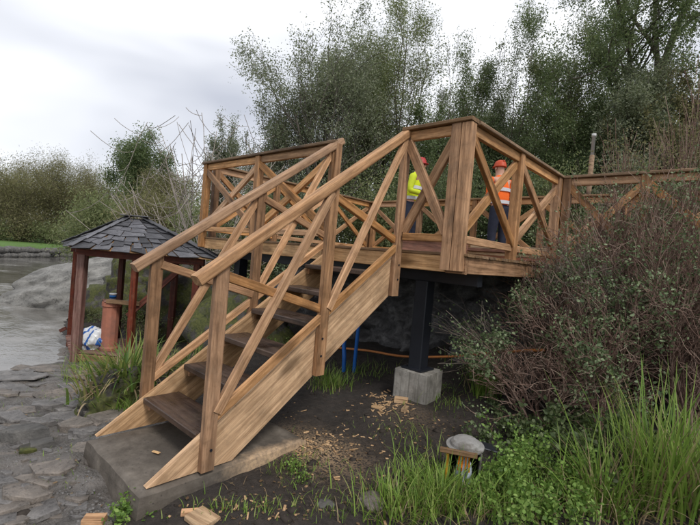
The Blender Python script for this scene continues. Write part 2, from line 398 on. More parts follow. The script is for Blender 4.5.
def ground_mat():
    t = NT('ground'); P = t.coord(); at_ = t.new('ShaderNodeAttribute', attribute_name='cover')
    sep = t.new('ShaderNodeSeparateColor'); t.link(at_.outputs['Color'], sep.inputs[0])
    rockf, grassf, chipf = sep.outputs[0], sep.outputs[1], sep.outputs[2]
    n1 = t.noise(P, 2.2, 8, 0.62); n2 = t.noise(P, 14, 8, 0.7); n3 = t.noise(P, 60, 4, 0.6)
    soil = t.ramp(n2, [(0.3, (0.014, 0.0105, 0.0085)), (0.52, (0.036, 0.028, 0.0225)), (0.75, (0.078, 0.060, 0.048))])
    soil = t.mix(t.ramp(n1, [(0.45, (0, 0, 0)), (0.7, (0.55, 0.55, 0.55))]), soil, (0.055, 0.047, 0.042))
    rp = t.mapping(P, (2.0, 2.0, 9.0))
    r1 = t.noise(rp, 1.6, 8, 0.65, 0.5)
    rock = t.ramp(r1, [(0.28, (0.035, 0.032, 0.029)), (0.45, (0.115, 0.105, 0.096)), (0.62, (0.20, 0.183, 0.168)), (0.78, (0.29, 0.25, 0.215))])
    rock = t.mix(t.ramp(t.noise(P, 1.1, 3, 0.5), [(0.50, (0, 0, 0)), (0.66, (0.5, 0.5, 0.5))]), rock, (0.17, 0.138, 0.113))
    rock = t.mix(t.ramp(n2, [(0.30, (0.85, 0.85, 0.85)), (0.44, (0, 0, 0))]), rock, (0.040, 0.034, 0.030))
    rock = t.mix(t.ramp(t.noise(P, 1.9, 5, 0.6), [(0.60, (0, 0, 0)), (0.68, (0.6, 0.6, 0.6))]), rock, (0.06, 0.075, 0.018))
    rf = t.math('ADD', rockf, t.math('MULTIPLY', t.math('SUBTRACT', n2, 0.5), 0.9))
    rf = t.ramp(rf, [(0.35, (0, 0, 0)), (0.6, (1, 1, 1))])
    col = t.mix(rf, soil, rock)
    lawn = t.ramp(n2, [(0.3, (0.05, 0.11, 0.02)), (0.7, (0.13, 0.23, 0.045))])
    col = t.mix(grassf, col, lawn)
    cf = t.math('MULTIPLY', chipf, t.ramp(n3, [(0.42, (0, 0, 0)), (0.55, (1, 1, 1))]))
    col = t.mix(cf, col, (0.42, 0.29, 0.17))
    rough = t.mix(rf, (0.85, 0.85, 0.85), t.ramp(t.noise(P, 1.7, 4), [(0.4, (0.22, 0.22, 0.22)), (0.62, (0.55, 0.55, 0.55))]))
    rr = t.new('ShaderNodeRGBToBW'); t.link(rough, rr.inputs[0])
    h = t.math('ADD', n2, t.math('MULTIPLY', n3, 0.35)); h = t.math('ADD', h, t.math('MULTIPLY', r1, 0.8))
    t.bsdf(col, rr.outputs[0], t.bump(h, 1.0, 0.045), 0.5); return t.m
M_GROUND = ground_mat()
ground = mesh_obj('ground', np.stack([X, Y, Z], -1), GF, M_GROUND, smooth=True); tag(ground, kind='structure')
pdg = pond_dist(X, Y)
rk = rockmask(X, Y)
gl = sst(0.5, 1.5, pdg)*sst(-30, -32, X)
gl = np.maximum(gl, sst(9, 14, np.hypot(X, Y))*sst(0.5, 1.5, pdg)*0.6)
ch = np.exp(-((X-0.55)**2/0.10+(Y-0.72)**2/0.05))*1.0+np.exp(-((X-0.72)**2/0.08+(Y-1.75)**2/0.05))*0.25+np.exp(-((X-0.8)**2/0.10+(Y-0.75)**2/0.07))*0.3
ca = ground.data.color_attributes.new('cover', 'FLOAT_COLOR', 'POINT')
ca.data.foreach_set('color', np.stack([rk, gl, np.clip(ch, 0, 1), np.ones_like(rk)], -1).astype(np.float32).ravel())

def water_mat():
    t = NT('pond_water'); P = t.coord()
    n1 = t.noise(t.mapping(P, (1.0, 1.6, 1)), 2.6, 4, 0.6, 0.6); n2 = t.noise(P, 16, 3, 0.5)
    c = t.ramp(t.noise(P, 0.8, 5, 0.65), [(0.35, (0.085, 0.08, 0.07)), (0.7, (0.17, 0.16, 0.145))])
    sky_sheen = t.ramp(t.noise(P, 0.55, 6, 0.7), [(0.5, (0, 0, 0)), (0.66, (0.5, 0.5, 0.5))])
    c = t.mix(sky_sheen, c, (0.36, 0.35, 0.335))  # pale patches put the bright sky reflection into the water colour
    rg = t.ramp(sky_sheen, [(0, (0.05, 0.05, 0.05)), (0.5, (0.28, 0.28, 0.28))])
    b = t.bump(t.math('ADD', n1, t.math('MULTIPLY', n2, 0.25)), 0.26, 0.03)
    p = t.bsdf(c, 0.08, b, 0.8); t.link(rg, p.inputs['Roughness']); p.inputs['IOR'].default_value = 1.33; return t.m
wv_ = np.array([(*p, WATER_Z) for p in np.array([(-4.2, -30), (-4.2, 1.0), (-4.8, 3.0), (-9, 7), (-16, 12), (-30, 17), (-46, 15), (-42, -30)])])
water = mesh_obj('pond_water', wv_, np.array([list(range(8))]), water_mat()); tag(water, kind='structure')

# ------------------------------------------------------------------ staircase
ZD = 1.575                                   # deck surface
YF, YB, YBB = 1.759, 4.318, 5.75             # deck front edge, walkway front, back edge
XL, XR = -3.311, 1.122
ZR = 2.74                                    # top of the deck rails
SX = 0.46
st_z = lambda y: (y+0.517)*0.686             # top edge of the stringers
hr_z = lambda y: 1.245+(y+0.313)*0.715       # centre line of the stair handrail
slope = Vector((0, 1, 0.686)).normalized()
stair = empty('timber_staircase', (0, -0.5, 0), 'timber staircase with crossed railings climbing from concrete slab to deck', 'staircase')
for sx, lab in ((1, None), (-1, None)):
    x0 = sx*SX
    y1 = 1.725
    poly = [(x0, -0.517, 0.004), (x0, 0.055, 0.004), (x0, y1, st_z(y1)-0.375), (x0, y1, st_z(y1)-0.005)]
    plate('stringer', poly, (-sx*0.045, 0, 0), slope, M_STRING, stair)
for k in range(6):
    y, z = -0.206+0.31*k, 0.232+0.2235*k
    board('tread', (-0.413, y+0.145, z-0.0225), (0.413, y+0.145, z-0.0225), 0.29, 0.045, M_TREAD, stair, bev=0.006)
    for sx in (-1, 1):
        board('tread_cleat', (sx*0.398, y+0.04, z-0.075), (sx*0.398, y+0.25, z-0.075), 0.03, 0.055, M_POST, stair, bev=0.003)
PY = (-0.155, 0.784, 1.705)
for sx in (1, -1):
    xp = sx*(SX+0.0265)
    for i, y in enumerate(PY):
        zb = max(0.012, st_z(y)-0.40)
        zt = hr_z(y)-0.02
        p = board('post', (xp, y, zb), (xp, y, zt), 0.05, 0.092 if i < 2 else 0.10, M_POST, stair, up=(0, 1, 0), bev=0.004)
        for dz in (0.10, 0.24):
            zz = st_z(y)-dz
            if zz > 0.04:
                V, F = prism_x([(0.009*math.cos(a*math.pi/4), 0.009*math.sin(a*math.pi/4)) for a in range(8)], 0.006)
                Mb = Matrix.Translation((xp+sx*0.025, y+random.Random(i).uniform(-.015, .015), zz)) @ Matrix.Rotation(0 if sx > 0 else math.pi, 4, 'Z')
                pyobj('bolt', V, F, M_STEEL, p, Mb)
    board('handrail', (xp, -0.325, hr_z(-0.325)), (xp, 1.80, hr_z(1.80)), 0.098, 0.074, M_RAIL, stair, up=(0, 0, 1), bev=0.018, seg=3)
    for a, b in ((PY[0], PY[1]), (PY[1], PY[2])):
        lo = lambda y: st_z(y)+0.085
        hi = lambda y: hr_z(y)-0.075
        board('bottom_rail', (xp, a+0.03, lo(a+0.03)), (xp, b-0.03, lo(b-0.03)), 0.042, 0.062, M_RAIL, stair, up=(0, -.5, 1))
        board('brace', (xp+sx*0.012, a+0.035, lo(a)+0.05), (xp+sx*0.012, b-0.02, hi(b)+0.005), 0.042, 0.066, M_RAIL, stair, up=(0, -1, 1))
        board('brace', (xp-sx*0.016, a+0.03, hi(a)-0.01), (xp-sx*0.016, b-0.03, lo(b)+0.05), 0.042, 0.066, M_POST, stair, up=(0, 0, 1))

# concrete slab under the stair
def slab():
    t = NT('rough_concrete'); P = t.coord()
    n = t.noise(P, 5, 8, 0.65); n2 = t.noise(P, 45, 5, 0.6)
    c = t.ramp(n, [(0.3, (0.058, 0.048, 0.038)), (0.5, (0.12, 0.102, 0.083)), (0.72, (0.215, 0.187, 0.155))])
    c = t.mix(t.ramp(t.noise(P, 2.3, 4), [(0.45, (0, 0, 0)), (0.66, (0.75, 0.75, 0.75))]), c, (0.060, 0.050, 0.042))
    pv = t.new('ShaderNodeTexVoronoi', i_Scale=26.0); t.link(P, pv.inputs['Vector']); c = t.mix(t.math('MULTIPLY', t.ramp(pv.outputs['Distance'], [(.08, (1, 1, 1)), (.18, (0, 0, 0))]), .6), c, (.03, .026, .022))
    # sawdust spilt along the outer edge
    sp = t.new('ShaderNodeSeparateXYZ'); t.link(P, sp.inputs[0])
    fx = t.ramp(t.math('ADD', sp.outputs[0], t.math('MULTIPLY', n, 0.25)), [(0.52, (0, 0, 0)), (0.62, (1, 1, 1))])
    fy = t.ramp(t.math('ADD', sp.outputs[1], t.math('MULTIPLY', n, 0.4)), [(0.12, (0, 0, 0)), (0.42, (1, 1, 1))])
    f = t.math('MULTIPLY', t.math('MULTIPLY', fx, fy), t.ramp(n2, [(0.3, (0.35, 0.35, 0.35)), (0.6, (1, 1, 1))]))
    c = t.mix(f, c, (0.47, 0.33, 0.205))
    t.bsdf(c, 0.75, t.bump(t.math('ADD', n, t.math('MULTIPLY', n2, 0.5)), 0.5, 0.012), 0.35)
    nxs, nys = 28, 34
    V, F = [], []
    xs = np.linspace(-0.435, 0.50, nxs); ys = np.linspace(-0.57, 0.70, nys); rg = random.Random(4)
    edge = lambda x, y: 0.009*(fbm(np.array([x*9]), np.array([y*9]), 3, 2)[0]-0.5)
    top = {}
    for j, y in enumerate(ys):
        for i, x in enumerate(xs):
            e = i in (0, nxs-1) or j in (0, nys-1)
            top[i, j] = len(V)
            V.append((x+edge(x+3, y)*e*2, y+edge(x, y+5)*e*2, -0.014*e+edge(x*.6, y*.6)-0.004))
    for j in range(nys-1):
        for i in range(nxs-1): F.append((top[i, j], top[i+1, j], top[i+1, j+1], top[i, j+1]))
    ring = [(i, 0) for i in range(nxs)]+[(nxs-1, j) for j in range(1, nys)]+[(i, nys-1) for i in range(nxs-2, -1, -1)]+[(0, j) for j in range(nys-2, 0, -1)]
    prev = [top[r] for r in ring]
    for lv, z in enumerate((-0.07, -0.14, -0.34)):
        cur = []
        for r in ring:
            v = V[top[r]]; k = 1.012+0.004*lv
            cur.append(len(V)); V.append((v[0]*k+edge(v[0]*3, z*9+v[1])*1.2, (v[1]-.06)*k+.06+edge(v[1]*3, z*9), z))
        for a in range(len(ring)):
            b = (a+1) % len(ring); F.append((prev[a], cur[a], cur[b], prev[b]))
        prev = cur
    o = pyobj('concrete_slab', V, F, t.m)
    tag(o, 'rough grey concrete slab with sawdust under the foot of the stairs', 'slab')
slab()

# ------------------------------------------------------------------ deck
deck = empty('timber_deck', ((XL+XR)/2, (YF+YBB)/2, ZD), 'raised timber deck with pale fascia boards at the head of the stairs', 'deck')
rg = random.Random(3)
board('fascia', (XL-0.02, YF+0.02, 1.4745), (XR-0.13, YF+0.02, 1.4745), 0.045, 0.148, M_STRING, deck)
board('fascia', (XR-0.128, YF+0.026, 1.470), (XR+0.06, YF+0.026, 1.470), 0.045, 0.150, M_POST, deck)
board('fascia', (XR+0.04, YF+0.05, 1.4745), (XR+0.04, YB-0.02, 1.4745), 0.045, 0.150, M_POST, deck)
board('fascia', (XR+0.063, YB+0.02, 1.4745), (7.5, YB+0.02, 1.4745), 0.045, 0.150, M_POST, deck)
board('fascia', (XL, YF+0.05, 1.4745), (XL, YBB, 1.4745), 0.045, 0.150, M_POST, deck)
y = YF-0.012; k = 0
while y < YBB-0.1:
    w = 0.138
    x1 = XR+0.085 if y+w < YB else 7.5
    board('deck_board', (XL-0.045+rg.uniform(-.006, .006), y+w/2, ZD-0.0125), (x1+rg.uniform(-.006, .006), y+w/2, ZD-0.0125), w, 0.027, M_CAP, deck, bev=0.004)
    y += w+0.007; k += 1
for x in np.arange(XL+0.4, XR, 0.5):
    board('joist', (x, YF+0.05, 1.475), (x, YBB-.02, 1.475), 0.05, 0.14, M_CAP, deck)
for x in np.arange(XR+0.5, 7.4, 0.6):
    board('joist', (x, YB+0.05, 1.475), (x, YBB-.02, 1.475), 0.05, 0.14, M_CAP, deck)
board('beam', (XL+.1, 2.2, 1.34), (XR, 2.2, 1.34), 0.1, 0.12, M_STEEL, deck)
board('beam', (XL+.1, 4.5, 1.34), (7.3, 4.5, 1.34), 0.1, 0.12, M_STEEL, deck)
for (x, y) in ((-2.9, 2.2), (-2.9, 4.5), (3.6, 4.5), (6.5, 4.5)):
    board('leg', (x, y, h1(x, y)-0.2), (x, y, 1.28), 0.15, 0.15, M_STEEL, deck, up=(0, 1, 0))

# steel column on its concrete block
cx, cy = 0.52, 2.2
bz = 0.36
col = empty('support_column', (cx, cy, bz), 'dark steel column under the deck edge, standing on a concrete block', 'column')
board('shaft', (cx, cy, bz+0.012), (cx, cy, 1.28), 0.15, 0.15, M_STEEL, col, up=(0, 1, 0), bev=0.008)
board('base_plate', (cx, cy, bz), (cx, cy, bz+0.014), 0.25, 0.25, M_STEEL, col, up=(0, 1, 0), bev=0.003)
t = NT('pale_concrete'); P = t.coord(); n = t.noise(P, 7, 6, .65); st_ = t.noise(t.mapping(P, (.7, 26, 26)), 1.0, 3, .6)
c = t.ramp(n, [(.28, (.13, .122, .105)), (.5, (.27, .255, .23)), (.75, (.40, .385, .35))])
c = t.mix(t.ramp(st_, [(.38, (.65, .65, .65)), (.5, (0, 0, 0))]), c, (.12, .112, .095))
pv = t.new('ShaderNodeTexVoronoi', i_Scale=34.0); t.link(P, pv.inputs['Vector']); pit = t.ramp(pv.outputs['Distance'], [(.10, (1, 1, 1)), (.2, (0, 0, 0))])
c = t.mix(t.math('MULTIPLY', pit, .6), c, (.06, .056, .05)); t.bsdf(c, .85, t.bump(t.math('ADD', n, st_), .6, .012), .3); M_CONC = t.m
V, F = prism_x(rect_prof(0.38, 0.38, 0.02, 2), 0.34, -0.22)
blk = pyobj('concrete_block', V, F, M_CONC, None, Matrix.Translation((cx+0.02, cy, bz-0.345)) @ Matrix.Rotation(0.12, 4, 'Z') @ Matrix.Rotation(-math.pi/2, 4, 'Y'))
tag(blk, 'grey concrete footing block beneath the dark steel column', 'concrete block')

def rail_run(label, posts, ztop, zlow, ext=(0.0, 0.0), psz=0.095, cap=True, double=(), bottom=True, group='timber railings along the deck edges', skip=()):
    """posts: list of (x, y) along a straight line"""
    P = [Vector((a, b, 0)) for a, b in posts]
    r = empty('timber_railing', (P[0].x, P[0].y, ZD), label, 'railing', group)
    d = (P[-1]-P[0]).normalized(); n = Vector((-d.y, d.x, 0))
    for i, p in enumerate(P):
        if i in skip: continue
        board('post', p+Vector((0, 0, zlow)), p+Vector((0, 0, ztop-0.035)), psz, psz, M_POST, r, up=d, bev=0.005)
    for q in double:
        q = Vector((*q, 0)); board('post', q+Vector((0, 0, zlow)), q+Vector((0, 0, ztop-0.037)), psz, psz, M_POST, r, up=d, bev=0.005)
    a, b = P[0]-d*ext[0], P[-1]+d*ext[1]
    z = Vector((0, 0, 1))
    board('top_rail', a+z*(ztop-0.017), b+z*(ztop-0.017), 0.135, 0.034, M_CAP, r, bev=0.006)
    for i in range(len(P)-1):
        p, q = P[i]+d*psz*.5, P[i+1]-d*psz*.5
        board('sub_rail', p+z*(ztop-0.082), q+z*(ztop-0.082), 0.044, 0.092, M_RAIL, r)
        if bottom: board('bottom_rail', p+z*(ZD+0.125), q+z*(ZD+0.125), 0.044, 0.07, M_RAIL, r)
        lo, hi = ZD+(0.17 if bottom else 0.06), ztop-0.14
        e = d*0.02
        up = n.cross((q-p)+z*(hi-lo))
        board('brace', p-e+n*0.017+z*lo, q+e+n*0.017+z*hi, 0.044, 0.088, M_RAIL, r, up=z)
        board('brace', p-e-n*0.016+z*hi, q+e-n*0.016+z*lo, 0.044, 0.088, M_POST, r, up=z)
    return r
yfp = YF-0.03
rail_run('short crossed railing between the stair head and the double corner post', [(SX+0.025, yfp+0.0), (1.022, yfp)], ZR, 1.42, (0.03, 0.155), skip=(0,))
rail_run('crossed railing with heavy corner posts on the right side of the deck', [(XR, yfp), (XR, 2.87), (XR, YB-.06)], ZR-0.003, 1.42, (-0.075, 0.05), double=((XR, YB-.160),))
rail_run('crossed railing left of the stair head with dark cap rail', [(XL, yfp), (-1.93, yfp), (-SX-0.025, yfp)], ZR, 1.42, (0.07, 0.03))
rail_run('crossed railing at the far left side of the deck', [(XL, yfp+0.16), (XL, 3.1), (XL, 4.4), (XL, YBB-.05)], ZR-0.003, 1.42, (0.04, 0.06))
rail_run('long crossed walkway railing running right behind the twiggy bush', [(XR+0.102, YB-.055)]+[(2.06+0.93*i, YB-.055) for i in range(6)], ZR-0.006, 1.42, (0.07, 0.1))
rail_run('crossed railing along the back of deck and walkway', [(XL+.16+1.2*i, YBB-.05) for i in range(9)], ZR-0.006, 1.42, (0.08, 0.1))

# planks stacked on the deck near the back rail
stk = empty('plank_stack', (0.35, 5.1, ZD), 'loose stack of pale and reddish planks lying on the deck', 'timber stack')
rg = random.Random(8)
for k in range(13):
    lay, j = divmod(k, 3)
    a = rg.uniform(-.05, .05); x0, x1 = -0.5+rg.uniform(-.3, .3), 1.9+rg.uniform(-.3, .3)
    yy = 5.0+0.17*j+rg.uniform(-.02, .02); zz = ZD+0.025+lay*0.052
    board('plank', (x0, yy-a, zz), (x1, yy+a, zz), 0.15, 0.048, M_PALE if rg.random() < .6 else M_PINK, stk)
lean = empty('leaning_board', (-0.75, 4.6, ZD), 'wide reddish board lying on edge behind the front railing', 'board')
board('panel', (-1.5, 4.35, ZD+0.19), (-0.05, 4.15, ZD+0.15), 0.04, 0.30, M_PINK, lean, up=(0, .25, 1))
board('batten', (-1.5, 4.32, ZD+0.28), (-0.05, 4.11, ZD+0.27), 0.03, 0.05, M_PALE, lean)

# ------------------------------------------------------------------ rock helpers
import bmesh
from mathutils import noise as mn
def rockmat(name, cols, moss=0.0, scale=3.0, rough=0.8, layered=1.0):
    t = NT(name); P = t.coord()
    v = t.mapping(P, (1, 1, layered)); n = t.noise(v, scale, 8, 0.66, 0.4); n2 = t.noise(P, scale*9, 5, 0.65)
    c = t.ramp(n, [(0.28, cols[0]), (0.5, cols[1]), (0.74, cols[2])])
    c = t.mix(t.ramp(n2, [(0.3, (0.8, 0.8, 0.8)), (0.46, (0, 0, 0))]), c, tuple(0.4*x for x in cols[0]))
    if moss:
        f = t.ramp(t.math('ADD', t.noise(P, scale*1.3, 5, 0.65), moss-0.5), [(0.46, (0, 0, 0)), (0.56, (1, 1, 1))])
        c = t.mix(f, c, t.ramp(n2, [(0.3, (0.028, 0.036, 0.010)), (0.7, (0.095, 0.10, 0.026))]))
    t.bsdf(c, rough, t.bump(t.math('ADD', n, t.math('MULTIPLY', n2, 0.4)), 0.7, 0.03), 0.35); return t.m
M_ROCK = rockmat('grey_rock', [(0.04, 0.038, 0.036), (0.10, 0.096, 0.09), (0.20, 0.19, 0.175)], 0.0)
M_ROCKM = rockmat('mossy_rock', [(0.022, 0.020, 0.018), (0.055, 0.050, 0.045), (0.13, 0.12, 0.105)], 0.54)
M_ROCKD = rockmat('dark_damp_rock', [(0.035, 0.035, 0.036), (0.095, 0.093, 0.093), (0.24, 0.235, 0.23)], 0.0, 5.0, 0.5)
M_GRAN = rockmat('pale_lake_rock', [(0.07, 0.069, 0.064), (0.18, 0.175, 0.162), (0.31, 0.302, 0.28)], 0.24, 2.2, 0.85, 3)
M_SLATE = rockmat('wet_slate', [(0.06, 0.057, 0.055), (0.14, 0.132, 0.126), (0.26, 0.244, 0.23)], 0.0, 5.0, 0.38)
M_SLATEW = rockmat('warm_slate', [(0.07, 0.061, 0.053), (0.16, 0.139, 0.12), (0.28, 0.236, 0.198)], 0.0, 5.0, 0.5)
def rock_mesh(name, rad, seed, mat, sub=4, amp=0.35, freq=1.4, facet=0.0, smooth=True):
    bm = bmesh.new(); bmesh.ops.create_icosphere(bm, subdivisions=sub, radius=1.0)
    o = Vector((seed*7.13, seed*3.7, seed*1.9))
    for v in bm.verts:
        d = v.co.normalized()
        k = 1+amp*(mn.noise(d*freq+o)+0.5*mn.noise(d*freq*2.3+o)+0.28*mn.noise(d*freq*5+o)+0.14*mn.noise(d*freq*11+o))
        c = mn.voronoi(d*freq*1.2+o)[0]
        k += facet*(c[1]-c[0]-0.3)
        v.co = Vector((d.x*rad[0], d.y*rad[1], d.z*rad[2]))*k
    me = bpy.data.meshes.new(name); bm.to_mesh(me); bm.free(); me.materials.append(mat)
    for p in me.polygons: p.use_smooth = smooth
    return me
def rock(name, label, loc, rad, seed, mat, rot=(0, 0, 0), cat='rock', **k):
    from mathutils import Euler
    o = bpy.data.objects.new(name, rock_mesh(name, rad, seed, mat, **k))
    place(o, Matrix.Translation(Vector(loc)) @ Euler(rot).to_matrix().to_4x4())
    return tag(o, label, cat)

# dark rock face below the deck
rv = []; NXr, NZr = 260, 64
xs = np.linspace(-3.6, 4.5, NXr); zs = np.linspace(-0.3, 1.38, NZr)
XX, ZZ = np.meshgrid(xs, zs)
YY = 3.25+0.35*(ZZ)+0.55*(fbm(XX*1.1+5, ZZ*1.6, 4, 51)-0.5)+0.30*(fbm(XX*3.5, ZZ*4.5, 3, 52)-0.5)-0.35*np.abs(fbm(XX*3.2, ZZ*4.2, 3, 53)-0.5)
YY += 0.30*np.floor(fbm(XX*2.6, ZZ*3.4, 3, 58)*6)/6
i0 = (np.arange(NZr-1)[:, None]*NXr+np.arange(NXr-1)[None, :]).ravel()
rf = mesh_obj('rock_face', np.stack([XX, YY, ZZ], -1), np.stack([i0, i0+1, i0+NXr+1, i0+NXr], -1), M_ROCKD); tag(rf, kind='structure')

rock('boulder', 'long pale grey boulder sloping out of the pond beyond the gazebo', at(100, 287, 13.0)+np.array([0, 0, -0.18]), (3.2, 1.8, 1.1), 3, M_GRAN, (0.1, -0.20, 0.62), 'boulder', sub=5, amp=0.2, freq=1.3, facet=.14)
rock('mossy_boulder', 'mossy dark boulder beside the leafy clump left of the stairs', (-1.62, 0.05, -0.25), (0.36, 0.34, 0.36), 11, M_ROCKM, (0.1, 0.2, 0.4), 'boulder', sub=5, amp=0.3, facet=0.3)
rock('mossy_boulder', 'large mossy outcrop behind the gazebo posts', at(150, 300, 10.0)+np.array([0, 0, -.15]), (1.7, 0.9, 1.15), 5, M_ROCKM, (0.2, -0.5, 0.4), 'boulder', sub=5, amp=0.32, freq=2.0, facet=0.3)
rock('mossy_boulder', 'dark shaded boulder between the gazebo and the far stair rail', at(205, 305, 8.6)+np.array([0, 0, -.2]), (1.2, 0.7, 0.85), 6, M_ROCKM, (0.1, 0.3, 0.9), 'boulder', sub=5, amp=0.3, facet=0.2)
rock('mossy_boulder', 'dark boulder half hidden behind the lower stair treads', at(240, 322, 6.2)+np.array([0, 0, -.25]), (0.8, 0.6, 0.62), 8, M_ROCKM, (0, 0, 0.5), 'boulder', sub=4, amp=0.3, facet=0.2)

def hit(u, v):
    d = ray(u, v); P = CAM[None]+d[None]*TS[:, None]
    g = hgrid(P[:, 0], P[:, 1]); k = np.argmax(P[:, 2] < g)
    return P[k] if P[k, 2] < g[k] else P[-1]
def hits(U, V):
    return np.array([hit(u, v) for u, v in zip(U, V)])

# flat slate pieces lying in the shore, parts of the ground
rg = random.Random(12)
def slab_stone(p, r, th, mat, asp=0.6, yaw=None, tilt=0.12, n=None):
    n = n or rg.randint(4, 6); V = []
    ang = sorted([2*math.pi*(k+rg.uniform(-.3, .3))/n for k in range(n)])
    b = [(r*math.cos(a)*rg.uniform(.8, 1.15), r*asp*math.sin(a)*rg.uniform(.8, 1.15)) for a in ang]
    V = [(x*1.06, y*1.06, -th) for x, y in b]+[(x*1.03, y*1.03, th*.35) for x, y in b]+[(x*.93, y*.93, th*.5+rg.uniform(-.1, .15)*th) for x, y in b]
    F = [tuple(range(n-1, -1, -1)), tuple(range(2*n, 3*n))]
    for l in (0, n): F += [(l+i, l+(i+1) % n, l+(i+1) % n+n, l+i+n) for i in range(n)]
    from mathutils import Euler
    yaw = rg.uniform(0, 6.28) if yaw is None else yaw
    M = Matrix.Translation(Vector(p)) @ Euler((rg.uniform(-tilt, tilt), rg.uniform(-tilt, tilt), yaw)).to_matrix().to_4x4()
    return pyobj('stone', V, F, mat, ground, M)
for (u, v, r, th, mt, asp) in [(76, 427, .17, .05, M_SLATEW, .6), (90, 431, .17, .04, M_SLATE, .6), (83, 436, .10, .04, M_SLATE, .6), (24, 434, .22, .06, M_ROCK, .55), (47, 408, .20, .06, M_SLATE, .5),
        (12, 420, .18, .05, M_SLATE, .5), (40, 424, .15, .04, M_SLATE, .5), (55, 470, .15, .03, M_SLATEW, .6), (92, 415, .12, .05, M_SLATEW, .6), (70, 405, .2, .05, M_SLATE, .5), (38, 447, .13, .05, M_ROCK, .7), (28, 452, .09, .04, M_ROCKM, .8)]:
    slab_stone(hit(u, v)+np.array([0, 0, th*.5]), r, th, mt, asp, tilt=.18, yaw=rg.uniform(.3, 1.0))
for k in range(230):
    u = rg.uniform(-20, 118); v = 366+(525-366)*rg.random()**1.5
    p = hit(u, v)
    if abs(p[0]) < .62 and -.68 < p[1] < .75 or p[2] < WATER_Z: continue
    far = (p-CAM)@FW
    slab_stone(p+np.array([0, 0, rg.uniform(-.01, .012)]), rg.uniform(.02, .045)*far*rg.choice((.2, .3, .4, .7, 1.0, 1.7)), rg.uniform(.008, .022), rg.choice((M_SLATE, M_SLATE, M_SLATEW)), rg.uniform(.4, .8), rg.uniform(.45, .95), .09)

# ------------------------------------------------------------------ gazebo
A = hit(75, 362); A = on(2, 75, 362, -0.58); tA = (A-CAM)@FW
rh = RT*np.array([1, 1, 0]); rh /= np.linalg.norm(rh)
E_ = A+rh*(110/FPX*tA)+np.array([0.05, .05, 0])
Bk = on(2, 67, 330, -0.58); dh = Bk-A; dh = dh/np.linalg.norm(dh)*min(np.linalg.norm(dh), 1.35)
ze = at(100, 256, tA)[2]; zp = at(128, 219, tA+.6)[2]
gz = empty('gazebo', tuple(A), 'small red stained timber gazebo with slate roof at the pond edge', 'gazebo')
D_ = A+(E_-A)*0.46
for p, hgt_, mt, s in ((A, 0, M_REDW, .12), (A+dh, 0, M_RED, .10), (D_, 0, M_RED, .085), (D_+dh, 0, M_RED, .09), (E_, 0, M_RED, .10), (E_+dh, 0, M_RED, .1)):
    zb = min(h1(p[0], p[1]), -.55)-0.1
    board('post', (p[0], p[1], zb), (p[0], p[1], ze), s, s, mt, gz, up=tuple(rh), bev=.006)
zb_ = ze+0.045
for p, q in ((A, E_), (A+dh, E_+dh)): board('beam', (*(p-rh*.1)[:2], zb_), (*(q+rh*.1)[:2], zb_), .07, .12, M_RED, gz)
for p, q in ((A, A+dh), (D_, D_+dh), (E_, E_+dh)): board('beam', (*p[:2], zb_-.004), (*q[:2], zb_-.004), .07, .11, M_RED, gz)
zf = -0.42
for k in range(9):
    f = (k+.5)/9; p = A+dh*f; q = D_+rh*.35+dh*f
    board('floor_board', (*(p-rh*.06)[:2], zf), (*q[:2], zf), .145*np.linalg.norm(dh)/1.35, .03, M_REDW, gz)
board('floor_beam', (*(A-rh*.06)[:2], zf-.08), (*(D_+rh*.35)[:2], zf-.08), .05, .11, M_CAP, gz)
board('brace', tuple(on(2, 128, 316, 0)*0+at(128, 316, tA+.15)), tuple(at(180, 269, tA+.15)), .045, .09, M_RED, gz)
board('brace', tuple(at(66, 328, tA+.9)), tuple(at(60, 331, tA+.9)), .04, .06, M_RED, gz)
# roof of separate slates
cen = A+(E_-A)*.5+dh*.5; peak = Vector((cen[0], cen[1], zp))
ov = 0.24; dn = dh.copy()
def eav(p): return Vector((p[0], p[1], ze+0.10))
c4 = [eav(A-rh*ov-dn*ov), eav(E_+rh*ov-dn*ov), eav(E_+rh*ov+dn*(np.linalg.norm(Bk-A)*0+1)*ov+dh), eav(A-rh*ov+dh+dn*ov)]
ridge = [peak-Vector(rh)*.12, peak+Vector(rh)*.12]
M_RSLATE = rockmat('roof_slate', [(0.04, 0.04, 0.045), (0.085, 0.085, 0.094), (0.17, 0.17, 0.18)], 0.0, 3.0, 0.5)
_nt = M_RSLATE.node_tree; _b = next(x for x in _nt.nodes if x.type == 'BSDF_PRINCIPLED'); _lk = _b.inputs['Base Color'].links[0].from_socket
_hs = _nt.nodes.new('ShaderNodeHueSaturation'); _oi = _nt.nodes.new('ShaderNodeObjectInfo'); _ma = _nt.nodes.new('ShaderNodeMath'); _ma.operation = 'MULTIPLY_ADD'; _ma.inputs[1].default_value = 1.1; _ma.inputs[2].default_value = .5
_nt.links.new(_oi.outputs['Random'], _ma.inputs[0]); _nt.links.new(_ma.outputs[0], _hs.inputs['Value']); _nt.links.new(_lk, _hs.inputs['Color']); _nt.links.new(_hs.outputs[0], _b.inputs['Base Color'])
rg = random.Random(5)
V = [tuple(v) for v in c4]+[tuple(v) for v in ridge]
roof = pyobj('roof', V, [(0, 1, 5, 4), (1, 2, 5), (2, 3, 4, 5), (3, 0, 4), (3, 2, 1, 0)], M_CAP, gz)
